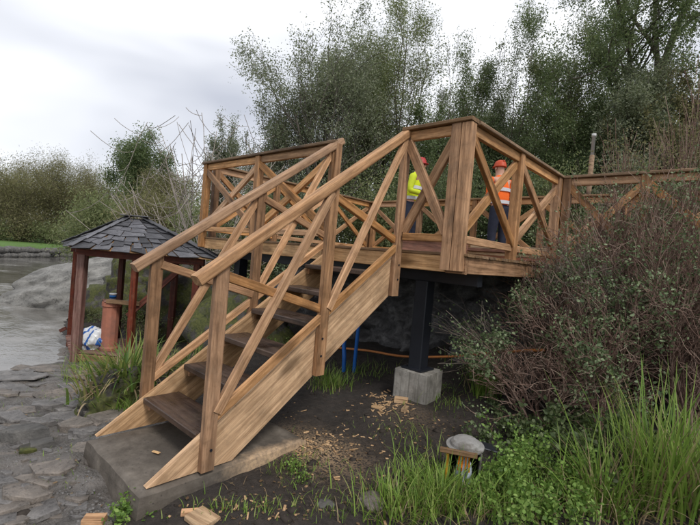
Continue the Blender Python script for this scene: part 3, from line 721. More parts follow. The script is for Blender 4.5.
def slate_face(a, b, tb, ta, rows):
    up = ((tb+ta)/2-(a+b)/2); n = (b-a).cross(up).normalized()
    if n.z < 0: n = -n
    for r in range(rows):
        f0, f1 = r/rows, min(1.0, (r+1.45)/rows)
        L0, R0 = a.lerp(ta, f0), b.lerp(tb, f0); L1, R1 = a.lerp(ta, f1), b.lerp(tb, f1)
        w = (R0-L0).length; cnt = max(1, int(round(w/rg.uniform(.16, .36)))); cuts = [0]+sorted((i+rg.uniform(-.25, .25))/cnt for i in range(1, cnt))+[1]
        for i in range(cnt):
            g0, g1 = cuts[i]+.006, cuts[i+1]-.006
            lift = .016+.010*rg.random()
            q = [L0.lerp(R0, g0), L0.lerp(R0, g1), L1.lerp(R1, g1), L1.lerp(R1, g0)]
            q[0] += n*(lift+.012*rg.random())-up.normalized()*rg.uniform(-.04, .08); q[1] += n*(lift+.012*rg.random())-up.normalized()*rg.uniform(-.02, .05)
            q[2] += n*.006; q[3] += n*.006
            t = n*.009
            Vv = [tuple(p) for p in q]+[tuple(p+t) for p in q]
            o = Vector(q[0]); Vv = [tuple(Vector(p)-o) for p in Vv]
            pyobj('slate', Vv, [(3, 2, 1, 0), (4, 5, 6, 7)]+[(k, (k+1) % 4, (k+1) % 4+4, k+4) for k in range(4)], M_RSLATE, roof, Matrix.Translation(o))
slate_face(c4[0], c4[1], ridge[1], ridge[0], 7)
slate_face(c4[1], c4[2], ridge[1]*1.0, ridge[1]+(c4[2]-c4[1])*.02, 6)
slate_face(c4[2], c4[3], ridge[0], ridge[1], 6)
slate_face(c4[3], c4[0], ridge[0], ridge[0]+(c4[0]-c4[3])*.02, 6)
for q in (c4[0], c4[1], c4[2], c4[3]):
    rr = ridge[0] if (q-ridge[0]).length < (q-ridge[1]).length else ridge[1]
    pp = [q.lerp(rr, f) for f in (0.0, .22, .42, .62, .82, 1.0)]
    for s in range(5):
        board('ridge_slate', pp[s]+Vector((0, 0, .035+rg.uniform(0, .01))), pp[s+1]+Vector((0, 0, .05)), .13, .014, M_RSLATE, roof)
board('ridge_slate', ridge[0]-Vector(rh)*.12+Vector((0, 0, .055)), ridge[1]+Vector(rh)*.12+Vector((0, 0, .06)), .17, .016, M_RSLATE, roof)

# things in the gazebo
def at_floor(u, v, z): return on(2, u, v, z)
bp = at_floor(92, 348, zf+.016)
M_BAGW = simple('white_plastic_sack', (0.62, 0.64, 0.66), 0.4, 0.15, 12, 0.5, 0.01)
bag = empty('plastic_sack', tuple(bp), 'crumpled white and blue plastic sack on the gazebo floor', 'sack')
t = NT('sack_print'); P = t.coord(); n = t.new('ShaderNodeTexWave', i_Scale=1.1, i_Distortion=4.0, i_Detail=1.5); t.link(P, n.inputs['Vector'])
c = t.ramp(n.outputs['Fac'], [(0.30, (0.60, 0.62, 0.65)), (0.34, (0.02, 0.09, 0.36)), (0.76, (0.03, 0.13, 0.42)), (0.80, (0.62, 0.64, 0.66))])
t.bsdf(c, 0.35, t.bump(t.noise(P, 9, 4), 0.6, 0.02), 0.5); M_SACK = t.m
me = rock_mesh('sack_body', (.27, .2, .2), 21, M_SACK, sub=4, amp=.28, freq=1.6, facet=.25)
place(bpy.data.objects.new('sack_body', me), Matrix.Translation(Vector(bp)+Vector((0, 0, .14))) @ Matrix.Rotation(0.7, 4, 'Z'), bag)
me = rock_mesh('sack_fold', (.10, .06, .08), 22, M_BAGW, sub=3, amp=.4, facet=.3)
place(bpy.data.objects.new('sack_fold', me), Matrix.Translation(Vector(bp)+Vector(rh)*-.12+Vector((0, 0, .10)))  , bag)
# terracotta pipe standing behind the middle post, plank on it, cup on the plank
tp = tA+.25
top = at(112, 302, tp); M_TERRA = simple('terracotta', (0.36, 0.145, 0.095), 0.8, 0.25, 5, 0.3, 0.01, dirt=(0.24, 0.12, 0.09))
pot = empty('clay_pipe', (top[0], top[1], zf+.016), 'tall ridged terracotta pipe standing in the gazebo', 'clay pipe')
hh = top[2]-zf-.016
V, F = lathe([(.135, 0), (.14, hh*.05), (.125, hh*.08), (.125, hh*.9), (.145, hh*.92), (.145, hh), (.11, hh), (.11, hh*.9)], 22)
for k in range(len(V)):
    if 0.06*hh < V[k][2] < .91*hh: 
        s_ = 1+0.035*(k % 2); V[k] = (V[k][0]*s_, V[k][1]*s_, V[k][2])
pyobj('pipe_wall', V, F, M_TERRA, pot, Matrix.Translation((top[0], top[1], zf+.016)))
tray = empty('wooden_tray', (top[0], top[1], top[2]), 'rough wooden tray lying across the clay pipe in the gazebo', 'tray')
tv = Vector(rh)
for k in (-1, 0, 1):
    b0 = Vector(top)+Vector(dh)*k*.085
    board('slat', b0-tv*.13+Vector((0, 0, .016)), b0+tv*.42+Vector((0, 0, .016)), .075, .022, M_REDW, tray)
board('rim', Vector(top)-Vector(dh)*.14-tv*.12+Vector((0, 0, .03)), Vector(top)-Vector(dh)*.14+tv*.42+Vector((0, 0, .03)), .02, .07, M_CAP, tray)
board('leg', Vector(top)+tv*.38+Vector((0, 0, -.002)), (*(np.array(top)+rh*.38)[:2], zf-.2), .06, .06, M_CAP, tray, up=tuple(rh))
cpz = Vector(top)+Vector((0, 0, .028))+tv*.01
M_CUP = simple('white_enamel', (0.66, 0.68, 0.70), 0.3, 0.05, 3, 0.0); M_BLUE = simple('blue_plastic', (0.022, 0.13, 0.40), 0.4, 0.2, 4, 0.05)
cup = empty('paint_tub', tuple(cpz), 'small white tub with a blue band on the wooden tray', 'tub')
V, F = lathe([(.045, 0), (.052, .10), (.056, .10), (.056, .118), (.046, .118), (.044, .09)], 18); pyobj('tub_wall', V, F, M_CUP, cup, Matrix.Translation(cpz), True)
V, F = lathe([(.0505, .035), (.0535, .085), (.0535, .086), (.0505, .034)], 18); pyobj('band', V, F, M_BLUE, cup, Matrix.Translation(cpz), True)

# ------------------------------------------------------------------ small site things
def polytube(name, pts, r, mat, parent=None, sides=8, smooth=True):
    V, F = tube_np(pts, r, sides)
    if parent is not None:
        V = V-np.array(WM[parent].translation); return mesh_obj(name, V, F, mat, parent, WM[parent], smooth)
    return mesh_obj(name, V, F, mat, None, None, smooth)
def spline(ctrl, n=40):
    c = np.array(ctrl, float); k = len(c); c2 = np.vstack([2*c[0]-c[1], c, 2*c[-1]-c[-2]]); out = []
    for s in np.linspace(0, k-1-1e-6, n):
        i = int(s); f = s-i; p0, p1, p2, p3 = c2[i], c2[i+1], c2[i+2], c2[i+3]
        out.append(.5*((2*p1)+(-p0+p2)*f+(2*p0-5*p1+4*p2-p3)*f*f+(-p0+3*p1-3*p2+p3)*f**3))
    return np.array(out)
def ong(x, y, dz=0.0): return (x, y, h1(x, y)+dz)
g1 = on(1, 354, 372, 2.35); g2 = on(1, 343, 372, 2.3)
M_BPIPE = simple('blue_water_pipe', (0.012, 0.10, 0.36), 0.4, 0.2, 6, 0.05)
o = polytube('water_pipe', spline([(g1[0], 2.35, h1(g1[0], 2.35)-.15), (g1[0], 2.35, .3), (g1[0]+.01, 2.36, .8), (g1[0]+.02, 2.4, 1.45)]), .022, M_BPIPE)
tag(o, 'upright blue plastic water pipe below the stairs, the taller one', 'pipe')
o = polytube('water_pipe', spline([(g2[0]+.02, 2.3, h1(g2[0], 2.3)-.15), (g2[0], 2.3, .2), (g2[0]-.06, 2.34, .4), (g2[0]-.09, 2.4, .75)]), .026, M_BPIPE)
tag(o, 'leaning blue plastic water pipe below the stairs, the shorter one', 'pipe')
hp = [on(1, u, v, 2.75) for u, v in ((300, 345), (362, 350), (400, 356), (440, 357), (480, 354), (520, 351), (545, 350))]
o = polytube('orange_conduit', spline(hp, 50), .015, simple('orange_plastic', (0.42, 0.16, 0.05), 0.5, 0.2, 6, 0.05))
tag(o, 'thin orange conduit strung across the dark space under the deck', 'conduit')

# lantern-like tub in the grass: dark tub, grey dome lid, pale bottle with orange strips, yellow stake
lb = hit(462, 480); lz = lb[2]-.02; tl = (lb-CAM)@FW
M_BLACK = simple('black_plastic', (0.012, 0.013, 0.015), 0.4, 0.3, 8, 0.1, 0.004)
M_GREYL = simple('grey_dome', (0.25, 0.245, 0.235), 0.6, 0.3, 14, 0.4, 0.006, dirt=(0.12, 0.11, 0.095))
M_YEL = simple('yellow_paint', (0.55, 0.30, 0.03), 0.5, 0.2, 6, 0.1); M_ORG = simple('orange_strip', (0.70, 0.24, 0.01), 0.45, 0.15, 6, 0.05)
M_PALEB = simple('pale_blue_plastic', (0.48, 0.55, 0.63), 0.35, 0.08, 6, 0.05)
lan = empty('lidded_tub', (lb[0], lb[1], lz), 'black tub with grey dome lid and orange striped pale bottle in the grass', 'tub')
fc = Vector((CAM[0]-lb[0], CAM[1]-lb[1], 0)).normalized(); sd_ = Vector((-fc.y, fc.x, 0))   # towards / to the right of the viewer
L0 = Vector((lb[0], lb[1], lz))
def loc(a, b, c): return L0+sd_*a+fc*b+Vector((0, 0, c))
V, F = [], []
# open-fronted tub wall
na = 20
for lv, (r, z) in enumerate(((.10, 0), (.115, .26), (.105, .26), (.09, .01))):
    for k in range(na+1):
        a = math.radians(60+240*k/na); q = loc(0, 0, 0)+fc*math.cos(a)*r+sd_*math.sin(a)*r+Vector((0, 0, z)); V.append(q-L0)
for lv in range(3):
    for k in range(na): F.append((lv*(na+1)+k, lv*(na+1)+k+1, (lv+1)*(na+1)+k+1, (lv+1)*(na+1)+k))
pyobj('tub_wall', V, F, M_BLACK, lan, Matrix.Translation(L0), True)
V, F = lathe([(.13, 0), (.13, .010), (.104, .013), (.098, .030), (.08, .046), (.045, .054), (.005, .056)], 26)
pyobj('lid', V, F, M_GREYL, lan, Matrix.Translation(loc(0, 0, .262)) @ Matrix.Rotation(.10, 4, 'X'), False)
V, F = lathe([(.05, 0), (.055, .02), (.055, .12), (.045, .16), (.03, .18), (.03, .2)], 16)
bt = pyobj('bottle', V, F, M_PALEB, lan, Matrix.Translation(loc(.005, .045, .01)), True)
for k, a in enumerate((-.034, -.010, .016, .040)):
    board('strip', loc(a, .105, .13), loc(a*.8, .085, .245), .011, .004, M_ORG, lan, up=tuple(fc))
for a in (-.012, .022):
    board('cord', loc(a, .107, .02), loc(a, .104, .15), .005, .005, M_BLACK, lan, up=tuple(fc))
board('stake', loc(-.105, .07, -.05), loc(-.11, .06, .25), .02, .016, M_YEL, lan, up=tuple(fc))
board('stake', loc(.105, .06, -.05), loc(.11, .05, .25), .014, .014, M_GREYL, lan, up=tuple(fc))
board('lid_bar', loc(-.16, .125, .256), loc(.085, .13, .262), .024, .034, M_CAP, lan)
board('flap', loc(.07, -.05, .275), loc(.20, -.09, .25), .13, .01, M_STEEL, lan)

# offcuts and chips
rg = random.Random(31)
M_CHIP = wood('wood_chip', (0.62, 0.43, 0.25), (0.38, 0.23, 0.12), stain=.2, knots=False, tint=.3)
def offcut(u, v, l, w, h, label, yaw, mat=M_CHIP, name='timber_offcut', tilt=0.0):
    p = hit(u, v); M = Matrix.Translation((p[0], p[1], p[2]+h*.35)) @ Matrix.Rotation(yaw, 4, 'Z') @ Matrix.Rotation(tilt, 4, 'Y')
    V, F = prism_x(rect_prof(w, h, min(w, h)*.12), l/2, -l/2)
    V = [(x, y*(1+.25*rg.uniform(-1, 1)*(x > 0)), z) for x, y, z in V]
    return tag(pyobj(name, V, F, mat, None, M), label, 'wood offcut')
offcut(94, 524, .11, .075, .05, 'orange brown block of wood at the bottom edge by the slab', .9, M_RAIL)
offcut(203, 520, .16, .13, .03, 'round pale wood slice on the ground in front of the slab', .2)
offcut(193, 513, .13, .05, .02, 'small brown bark strip beside the pale wood slice', 1.0, M_RAIL)
offcut(401, 402, .13, .09, .05, 'square pale timber offcut below the concrete block', .5)
offcut(405, 410, .12, .05, .03, 'long thin split offcut below the square timber offcut', 1.9)
offcut(377, 408, .10, .05, .02, 'flat pale chip left of the square timber offcut', .2)
offcut(467, 439, .15, .05, .02, 'short brown stick lying just above the lidded tub', .6, M_RAIL, tilt=.15)
offcut(172, 463, .06, .03, .008, 'tiny pale chip lying on the concrete slab', .4) if False else None
a = Acc()
for (cu, cv, su, sv, n) in ((392, 404, 13, 7, 75), (385, 402, 9, 5, 40), (322, 446, 17, 7, 60), (303, 450, 9, 5, 40), (360, 430, 45, 22, 60), (250, 508, 40, 8, 22), (340, 480, 60, 20, 26)):
    for _ in range(n):
        p = hit(rg.gauss(cu, su), rg.gauss(cv, sv))
        if abs(p[0]) < .53 and -.6 < p[1] < .72: continue
        l, w, h = (1.7 if cv < 410 else 1.0)*rg.choice((.6, .8, 1, 1.9))*rg.uniform(.006, .016), rg.uniform(.004, .010), rg.uniform(.001, .004)
        V, F = prism_x([(-w, -h), (w, -h), (w*.7, h), (-w*.6, h)], l, -l)
        M = Matrix.Translation((p[0], p[1], p[2]+.006)) @ Matrix.Rotation(rg.uniform(0, 6.3), 4, 'Z') @ Matrix.Rotation(rg.uniform(-.4, .4), 4, 'Y')
        V = [M @ Vector(v) for v in V]
        a.add(V, [F[k] for k in range(2, 6)])
        a.add(V, [F[0], F[1]])
tag(a.obj('wood_chips', M_CHIP), 'pale wood chips scattered over the dark soil', 'wood chips', kind='stuff')
V, F = prism_x([(-.012, -.002), (.012, -.002), (.008, .003), (-.008, .003)], .03, -.03)
tag(pyobj('wood_chip', V, F, M_CHIP, None, Matrix.Translation((0.06, -0.29, 0.008)) @ Matrix.Rotation(.4, 4, 'Z')), 'single pale chip lying on the concrete slab below the first tread', 'wood chip')
pb = hit(372, 503); rock('field_stone', 'rounded pinkish grey stone in the grass at the bottom edge', pb, (.10, .08, .06), 41, M_SLATEW, cat='stone', sub=3, amp=.25)
pb = hit(326, 505); rock('field_stone', 'small flat grey stone left of the pinkish stone', pb, (.06, .05, .025), 42, M_ROCK, cat='stone', sub=3, amp=.25)

# pipe post beyond the walkway
q = at(590, 178, 6.9); q2 = at(593, 134, 6.9)
po = empty('vent_post', (q[0], q[1], 1.0), 'thin grey pipe on a brown post rising behind the walkway rail', 'post')
zm = at(591, 156, 6.9)[2]
V, F = lathe([(.036, .3), (.038, zm), (.03, zm+.01)], 14); pyobj('sleeve', V, F, M_CAP, po, Matrix.Translation((q[0], q[1], 0)), True)
V, F = lathe([(.027, zm-.1), (.027, q2[2]-.05), (.034, q2[2]-.05), (.034, q2[2])], 14); pyobj('pipe', V, F, simple('galvanised', (.50, .50, .50), .5, .15, 8, .1), po, Matrix.Translation((q[0], q[1], 0)), True)

# ------------------------------------------------------------------ people
def skin(name, verts, edges, mats, parent, M, levels=2, split=None):
    bm = bmesh.new(); ly = bm.verts.layers.skin.verify(); bv = []
    for k, (co, r) in enumerate(verts):
        v = bm.verts.new(co); v[ly].radius = (r, r) if not isinstance(r, tuple) else r; v[ly].use_root = (k == 0); bv.append(v)
    for i, j in edges: bm.edges.new((bv[i], bv[j]))
    me = bpy.data.meshes.new(name); bm.to_mesh(me); bm.free()
    for mt in mats: me.materials.append(mt)
    o = bpy.data.objects.new(name, me); place(o, M, parent)
    s = o.modifiers.new('skin', 'SKIN'); s.use_smooth_shade = True
    s = o.modifiers.new('sub', 'SUBSURF'); s.levels = levels; s.render_levels = levels
    return o
M_SKIN = simple('skin', (.50, .28, .20), .55, .06, 6, .05); M_NAVY = simple('navy_trousers', (.018, .022, .04), .85, .3, 14, .3)
M_BOOT = simple('boot', (.02, .016, .013), .6, .3, 9, .2); M_REFL = simple('reflective_tape', (.55, .56, .60), .35, .1, 9, .05)
def cloth(name, c): return simple(name, c, .8, .14, 7, .5, .02)
def person(label, loc, yaw, lean, armL, armR, vest, sleeve, helmet, stripes):
    root = empty('person', loc, label, 'person'); M = Matrix.Translation(Vector(loc)) @ Matrix.Rotation(yaw, 4, 'Z')
    l = lean
    # +Y forward, skeleton in metres
    pel, wa, ch, nk, hd = (0, 0, .95), (0, l*.25, 1.12), (0, l*.7, 1.36), (0, l*.95, 1.50), (0, l*1.15+.01, 1.62)
    Vb = [(pel, (.15, .11)), (wa, (.135, .095)), (ch, (.16, .105)), (nk, .055), (hd, (.078, .092)), ((0, l*1.2+.005, 1.71), (.068, .08))]
    Eb = [(0, 1), (1, 2), (2, 3), (3, 4), (4, 5)]
    for s in (-1, 1):
        b = len(Vb)
        Vb += [((s*.10, 0, .88), .09), ((s*.11, .03, .50), .06), ((s*.115, 0, .10), .042), ((s*.12, .03, .045), .042), ((s*.125, .15, .03), .034)]
        Eb += [(0, b), (b, b+1), (b+1, b+2), (b+2, b+3), (b+3, b+4)]
        arm = armR if s > 0 else armL
        b = len(Vb); Vb += [((s*.19, l*.85, 1.42), .058), (arm[0], .042), (arm[1], .03), (arm[2], .032)]
        Eb += [(2, b), (b, b+1), (b+1, b+2), (b+2, b+3)]
        w_, h_ = Vector(arm[1]), Vector(arm[2]); dv = (h_-w_).normalized(); sdv = dv.cross(Vector((0, 0, 1))); sdv = sdv.normalized() if sdv.length > .1 else Vector((1, 0, 0))
        hb = b+3
        for k, (o_, ln) in enumerate(((-.028, .062), (-.01, .075), (.009, .07), (.026, .055))):
            c = len(Vb); p1 = h_+sdv*o_+dv*ln*.5; p2 = h_+sdv*o_+dv*ln*.85+Vector((0, 0, -.025))
            Vb += [(tuple(p1), .010), (tuple(p2), .008)]; Eb += [(hb, c), (c, c+1)]
        c = len(Vb); Vb += [(tuple(h_-dv*.01+sdv*-.045+Vector((0, 0, -.01))), .011), (tuple(h_+dv*.03+sdv*-.055+Vector((0, 0, -.03))), .009)]; Eb += [(b+2, c), (c, c+1)]
    skin('body', Vb, Eb, [M_SKIN], root, M)
    # face details
    hc = M @ Vector(hd)
    F_ = M.to_3x3() @ Vector((0, 1, 0)); S_ = M.to_3x3() @ Vector((1, 0, 0))
    for nm, off, rad, mt in (('nose', (0, .098, .0), (.014, .02, .022), M_SKIN), ('eye', (.03, .085, .025), (.011, .008, .008), M_BOOT), ('eye', (-.03, .085, .025), (.011, .008, .008), M_BOOT), ('mouth', (0, .088, -.045), (.024, .008, .006), M_PINK), ('ear', (.084, .0, .005), (.01, .02, .03), M_SKIN), ('ear', (-.084, .0, .005), (.01, .02, .03), M_SKIN)):
        me = rock_mesh(nm, rad, 1, mt, sub=2, amp=0.0); place(bpy.data.objects.new(nm, me), Matrix.Translation(hc) @ M.to_3x3().to_4x4() @ Matrix.Translation(off), root)
    # trousers
    Vt = [((0, 0, .97), (.165, .125)), ((0, 0, 1.03), (.16, .12))]; Et = [(0, 1)]
    for s in (-1, 1):
        b = len(Vt); Vt += [((s*.10, 0, .86), .105), ((s*.11, .03, .50), .078), ((s*.115, 0, .10), .065)]; Et += [(0, b), (b, b+1), (b+1, b+2)]
    skin('trousers', Vt, Et, [M_NAVY], root, M)
    for s in (-1, 1):
        skin('boot', [((s*.118, -.01, .13), .058), ((s*.118, 0, .055), .052), ((s*.123, .12, .045), .046), ((s*.125, .18, .04), .036)], [(0, 1), (1, 2), (2, 3)], [M_BOOT], root, M)
    # jacket
    Vj = [((0, 0, .93), (.18, .14)), ((0, l*.3, 1.14), (.17, .13)), ((0, l*.7, 1.37), (.19, .13)), ((0, l*.9, 1.46), (.12, .09)), ((0, l*.97, 1.525), (.075, .072))]; Ej = [(0, 1), (1, 2), (2, 3), (3, 4)]
    skin('jacket', Vj, Ej, [vest], root, M)
    for s in (-1, 1):
        arm = armR if s > 0 else armL
        skin('sleeve', [((s*.15, l*.82, 1.40), .075), ((s*.2, l*.85, 1.415), .075), (arm[0], .058), (tuple(Vector(arm[0]).lerp(Vector(arm[1]), .93)), .045)], [(0, 1), (1, 2), (2, 3)], [sleeve], root, M)
    for z, a_, b_, yy in stripes:
        n_ = 26; V = []; 
        for dz in (-.028, .028):
            for k in range(n_):
                an = 2*math.pi*k/n_; V.append((a_*math.cos(an), yy*l+b_*math.sin(an), z+dz))
        pyobj('reflective_band', V, [(k, (k+1) % n_, (k+1) % n_+n_, k+n_) for k in range(n_)], M_REFL, root, M, True)
    V, F = lathe([(.118, 0), (.12, .012), (.113, .03), (.108, .07), (.085, .115), (.045, .14), (.005, .147)], 22)
    V = [(x, y*1.14+(.035 if z < .02 and y > 0.03 else 0), z) for x, y, z in V]
    hm = pyobj('helmet', V, F, helmet, root, M @ Matrix.Translation((hd[0], hd[1]+.0, hd[2]+.035)) @ Matrix.Scale(.88, 4), True)
    board('helmet_ridge', M @ Vector((0, hd[1]-.10, hd[2]+.135)), M @ Vector((0, hd[1]+.08, hd[2]+.14)), .03, .03, helmet, hm, bev=.008, seg=2)
p1 = at(416.5, 158, 7.7)
person('worker in yellow high visibility jacket and red helmet behind the stair head railing', (p1[0]-.05, p1[1], ZD+.003), math.radians(-75), .10,
       ((-.24, .02, 1.14), (-.18, .26, 1.12), (-.16, .34, 1.13)), ((.25, .06, 1.14), (.18, .28, 1.10), (.16, .36, 1.11)), cloth('yellow_hi_vis', (.62, .72, .02)), cloth('yellow_sleeve', (.50, .58, .03)), simple('red_helmet', (.36, .03, .03), .5, .05, 4, 0), ((1.03, .195, .155, .15), (1.22, .187, .147, .45)))
p2 = at(505, 156, 7.3)
person('worker in orange high visibility jacket and orange helmet behind the right deck railing', (p2[0], p2[1], ZD+.003), math.radians(62), .08,
       ((-.25, .0, 1.14), (-.22, .20, 1.0), (-.20, .28, .98)), ((.25, .02, 1.14), (.21, .22, 1.02), (.19, .30, 1.0)), cloth('orange_hi_vis', (.78, .13, .015)), cloth('orange_sleeve', (.72, .12, .018)), simple('orange_helmet', (.45, .06, .02), .5, .05, 4, 0), ((1.03, .195, .155, .15), (1.25, .187, .147, .5)))

# ------------------------------------------------------------------ foliage builders
def rand_unit(rs, n):
    v = rs.normal(size=(n, 3)); return v/np.linalg.norm(v, axis=1, keepdims=True)
def leaves(rs, P, size, asp=0.45, droop=0.3, hexa=False):
    n = len(P); size = np.broadcast_to(size, (n,))*rs.uniform(.6, 1.35, n)
    d = rand_unit(rs, n); d[:, 2] -= droop; d /= np.linalg.norm(d, axis=1, keepdims=True)
    w = np.cross(d, rand_unit(rs, n)); w /= np.linalg.norm(w, axis=1, keepdims=True)+1e-9
    L = d*size[:, None]; W_ = w*size[:, None]*asp*.5
    if hexa:
        nn = np.cross(d, w)*size[:, None]*.08
        V = np.stack([P, P+L*.3+W_, P+L*.65+W_*.85+nn, P+L, P+L*.65-W_*.85+nn, P+L*.3-W_], 1); k = 6
    else:
        V = np.stack([P, P+L*.45+W_, P+L, P+L*.45-W_], 1); k = 4
    return V.reshape(-1, 3), np.arange(n*k).reshape(n, k)
def branchy(rs, base, H, spread, stems, levels, r0, curl=.06, up=0.55, kids=(4, 3, 4), wob=.12, lean=None, start=.25, droop=0.0):
    """returns list of (pts, radii) and tip points"""
    out, tips = [], []
    def seg(p, d, L, r, n):
        pts = [p]; q = p.copy(); d = d.copy()
        for i in range(n):
            d = d+rs.normal(size=3)*wob; d[2] += (up-d[2])*curl-droop*i/n; d /= np.linalg.norm(d); q = q+d*L/n; pts.append(q)
        return np.array(pts), d
    def rec(p, d, L, r, lv):
        n = 7 if lv == 0 else (5 if lv == 1 else 4)
        pts, de = seg(p, d, L, r, n); rad = np.linspace(r, r*(.35 if lv < levels else .2), len(pts)); out.append((pts, rad, lv))
        if lv >= levels:
            tips.append(pts); return
        for k in range(kids[min(lv, len(kids)-1)]):
            f = start+(1-start)*(k+rs.uniform(.1, .9))/kids[min(lv, len(kids)-1)]
            i = min(int(f*(len(pts)-1)), len(pts)-2); q = pts[i]+(pts[i+1]-pts[i])*(f*(len(pts)-1)-i)
            dd = pts[i+1]-pts[i]; dd /= np.linalg.norm(dd); a = rand_unit(rs, 1)[0]; a -= dd*(a@dd); a /= np.linalg.norm(a)
            ang = rs.uniform(.5, 1.05)*spread; nd = dd*math.cos(ang)+a*math.sin(ang)
            rec(q, nd, L*rs.uniform(.42, .68)*(.42+.62*math.sin(math.pi*(.12+.74*f))), r*(1-.6*f)*.62, lv+1)
        tips.append(pts[-3:])
    for s in range(stems):
        a = rs.uniform(0, 6.283); tl_ = (rs.uniform(.05, .38) if stems > 1 else rs.uniform(0, .1))*spread
        d = np.array([math.cos(a)*math.sin(tl_), math.sin(a)*math.sin(tl_), math.cos(tl_)])
        if lean is not None: d = d+np.array(lean); d /= np.linalg.norm(d)
        rec(np.array(base, float)+np.array([math.cos(a), math.sin(a), 0])*.08*(stems > 1), d, H*rs.uniform(.78, 1.0)*.9, r0*rs.uniform(.7, 1), 0)
    return out, tips
def make_plant(name, label, cat, base, H, seed, mat, bark=None, spread=1.0, stems=1, levels=3, r0=.1, nleaf=9000, lsize=.1, jit=.16, asp=.45, group=None, kids=(5, 4, 4), low=0.0, width=None, wob=.12, up=.55, start=.25, lean=None, crown='crown', trunk='trunk', hexa=False, droop=0.0, ldroop=.3, minr=None, clump=1, patch=False, curl=.06):
    rs = np.random.RandomState(seed); base = np.array(base, float)
    root = empty(name, tuple(base), label, cat, group)
    out, tips = branchy(rs, base, H, spread, stems, levels, r0, kids=kids, wob=wob, up=up, start=start, lean=lean, droop=droop, curl=curl)
    allp = np.concatenate([o_[0] for o_ in out])
    # squeeze the crown to the wanted height and width
    sz = H/max(allp[:, 2].max()-base[2], .1)
    sx = 1.0
    if width: sx = width/max(np.percentile(np.hypot(allp[:, 0]-base[0], allp[:, 1]-base[1]), 94), .1)
    S3 = np.array([sx, sx, sz])
    a = Acc()
    for pts, rad, lv in out:
        V, F = tube_np((pts-base)*S3+base, np.maximum(rad, minr or (.005 if H > 3 else .0024)), 7 if lv == 0 else (5 if lv == 1 else 3)); a.add(V, F)
    a.obj(trunk, bark or M_BARK, root, smooth=True)
    if nleaf:
        T = np.concatenate([t_[1:] for t_ in tips]); T = (T-base)*S3+base
        if low: T = T[T[:, 2] > base[2]+low*H]
        if patch: T = T[fbm(T[:, 0]*2.2+T[:, 1]*1.1+seed, T[:, 2]*2.6+T[:, 1], 2, seed) > .52]
        nc = max(1, nleaf//clump); c_ = T[rs.randint(0, len(T), nc)]+rs.normal(size=(nc, 3))*jit
        P = np.repeat(c_, clump, 0)+(rs.normal(size=(nc*clump, 3))*lsize*.9 if clump > 1 else 0)
        V, F = leaves(rs, P, lsize, asp, ldroop, hexa)
        L = np.array(base); mesh_obj(crown, V-L, F, mat, root, WM[root])['kind'] = 'stuff'
    return root
def gz_(x, y): return h1(x, y)
def tree_px(u, t, vtop, wpx, seed, mat, label, name='tree', cat='tree', **k):
    """foot below pixel column u at depth t; crown top at row vtop, half width wpx pixels"""
    p = at(u, 250, t); z = gz_(p[0], p[1]); p2 = at(u+.2*(vtop-250)*-.43*0, vtop, t)
    return make_plant(name, label, cat, (p[0], p[1], z-.05), max(p2[2]-z, .6), seed, mat, width=wpx/FPX*t, **k)

# trees behind the deck
G = 'trees behind the deck'
tree_px(318, 13.0, -4, 98, 1, M_L_GREY, 'tall many-stemmed tree with sparse leaves rising behind the stair handrail', bark=M_BARKD, stems=7, spread=.8, levels=3, nleaf=81602, lsize=.06, jit=0.14, kids=(6, 5, 5), r0=.095, group=G, start=.3, clump=4)
tree_px(388, 14.0, -38, 84, 2, M_L_OLIVE, 'tallest leafy tree of the middle clump, olive green against the sky', stems=5, spread=.8, levels=3, nleaf=114243, lsize=.06, jit=0.17, kids=(6, 5, 5), r0=.11, group=G, start=.25, clump=4)
tree_px(268, 12.5, 86, 34, 3, M_L_GREY, 'small grey-green tree at the left end of the middle clump', stems=4, spread=.8, nleaf=14191, lsize=.06, jit=0.07, kids=(6, 4, 5), r0=.045, group=G, clump=4)
tree_px(219, 15.0, 112, 21, 4, M_L_GREY, 'slim ivy-clad tree standing alone above the left deck railing', stems=2, spread=.55, nleaf=20498, lsize=.06, jit=0.08, kids=(6, 4, 5), r0=.06, group=G, low=.45)
tree_px(447, 16.0, 28, 36, 5, M_L_GREY, 'thin pale-leaved tree just right of the tallest olive tree', stems=4, spread=.7, nleaf=22076, lsize=.06, jit=0.09, kids=(6, 4, 5), r0=.06, group=G, clump=4)
tree_px(490, 14.5, 12, 52, 6, M_L_DARK, 'rounded dark green tree above the double corner post', stems=3, spread=1.0, nleaf=75690, lsize=.06, jit=0.12, kids=(6, 4, 5), r0=.08, group=G, start=.12)
tree_px(535, 14.0, 24, 48, 7, M_L_OLIVE, 'thin-stemmed olive tree between the dark round tree and the great tree', stems=4, spread=.85, nleaf=44152, lsize=.06, jit=0.12, kids=(6, 4, 5), r0=.07, group=G, start=.2, clump=3)
tree_px(618, 15.5, -120, 135, 8, M_L_DARK, 'great dark tree with spreading limbs filling the upper right', stems=1, spread=1.35, nleaf=94612, lsize=.075, jit=0.13, r0=.27, kids=(9, 6, 5), up=.25, group=G, start=.3, low=.3)
tree_px(688, 11.0, -40, 62, 9, M_L_BROWN, 'rusty half-bare tree at the right edge of the picture', stems=5, spread=.7, nleaf=34691, lsize=.08, jit=0.08, kids=(6, 4, 5), r0=.07, group=G, start=.15)
tree_px(640, 12.0, 40, 52, 10, M_L_GREY, 'grey-green leafy tree left of the rusty tree', stems=4, spread=.9, nleaf=63075, lsize=.066, jit=0.11, kids=(6, 4, 5), r0=.06, group=G, start=.1)
tree_px(585, 13.0, 86, 46, 11, M_L_DARK, 'low dense dark tree behind the grey pipe post', stems=4, spread=1.0, nleaf=63075, lsize=.066, jit=0.11, kids=(6, 4, 5), r0=.06, group=G, start=.08)
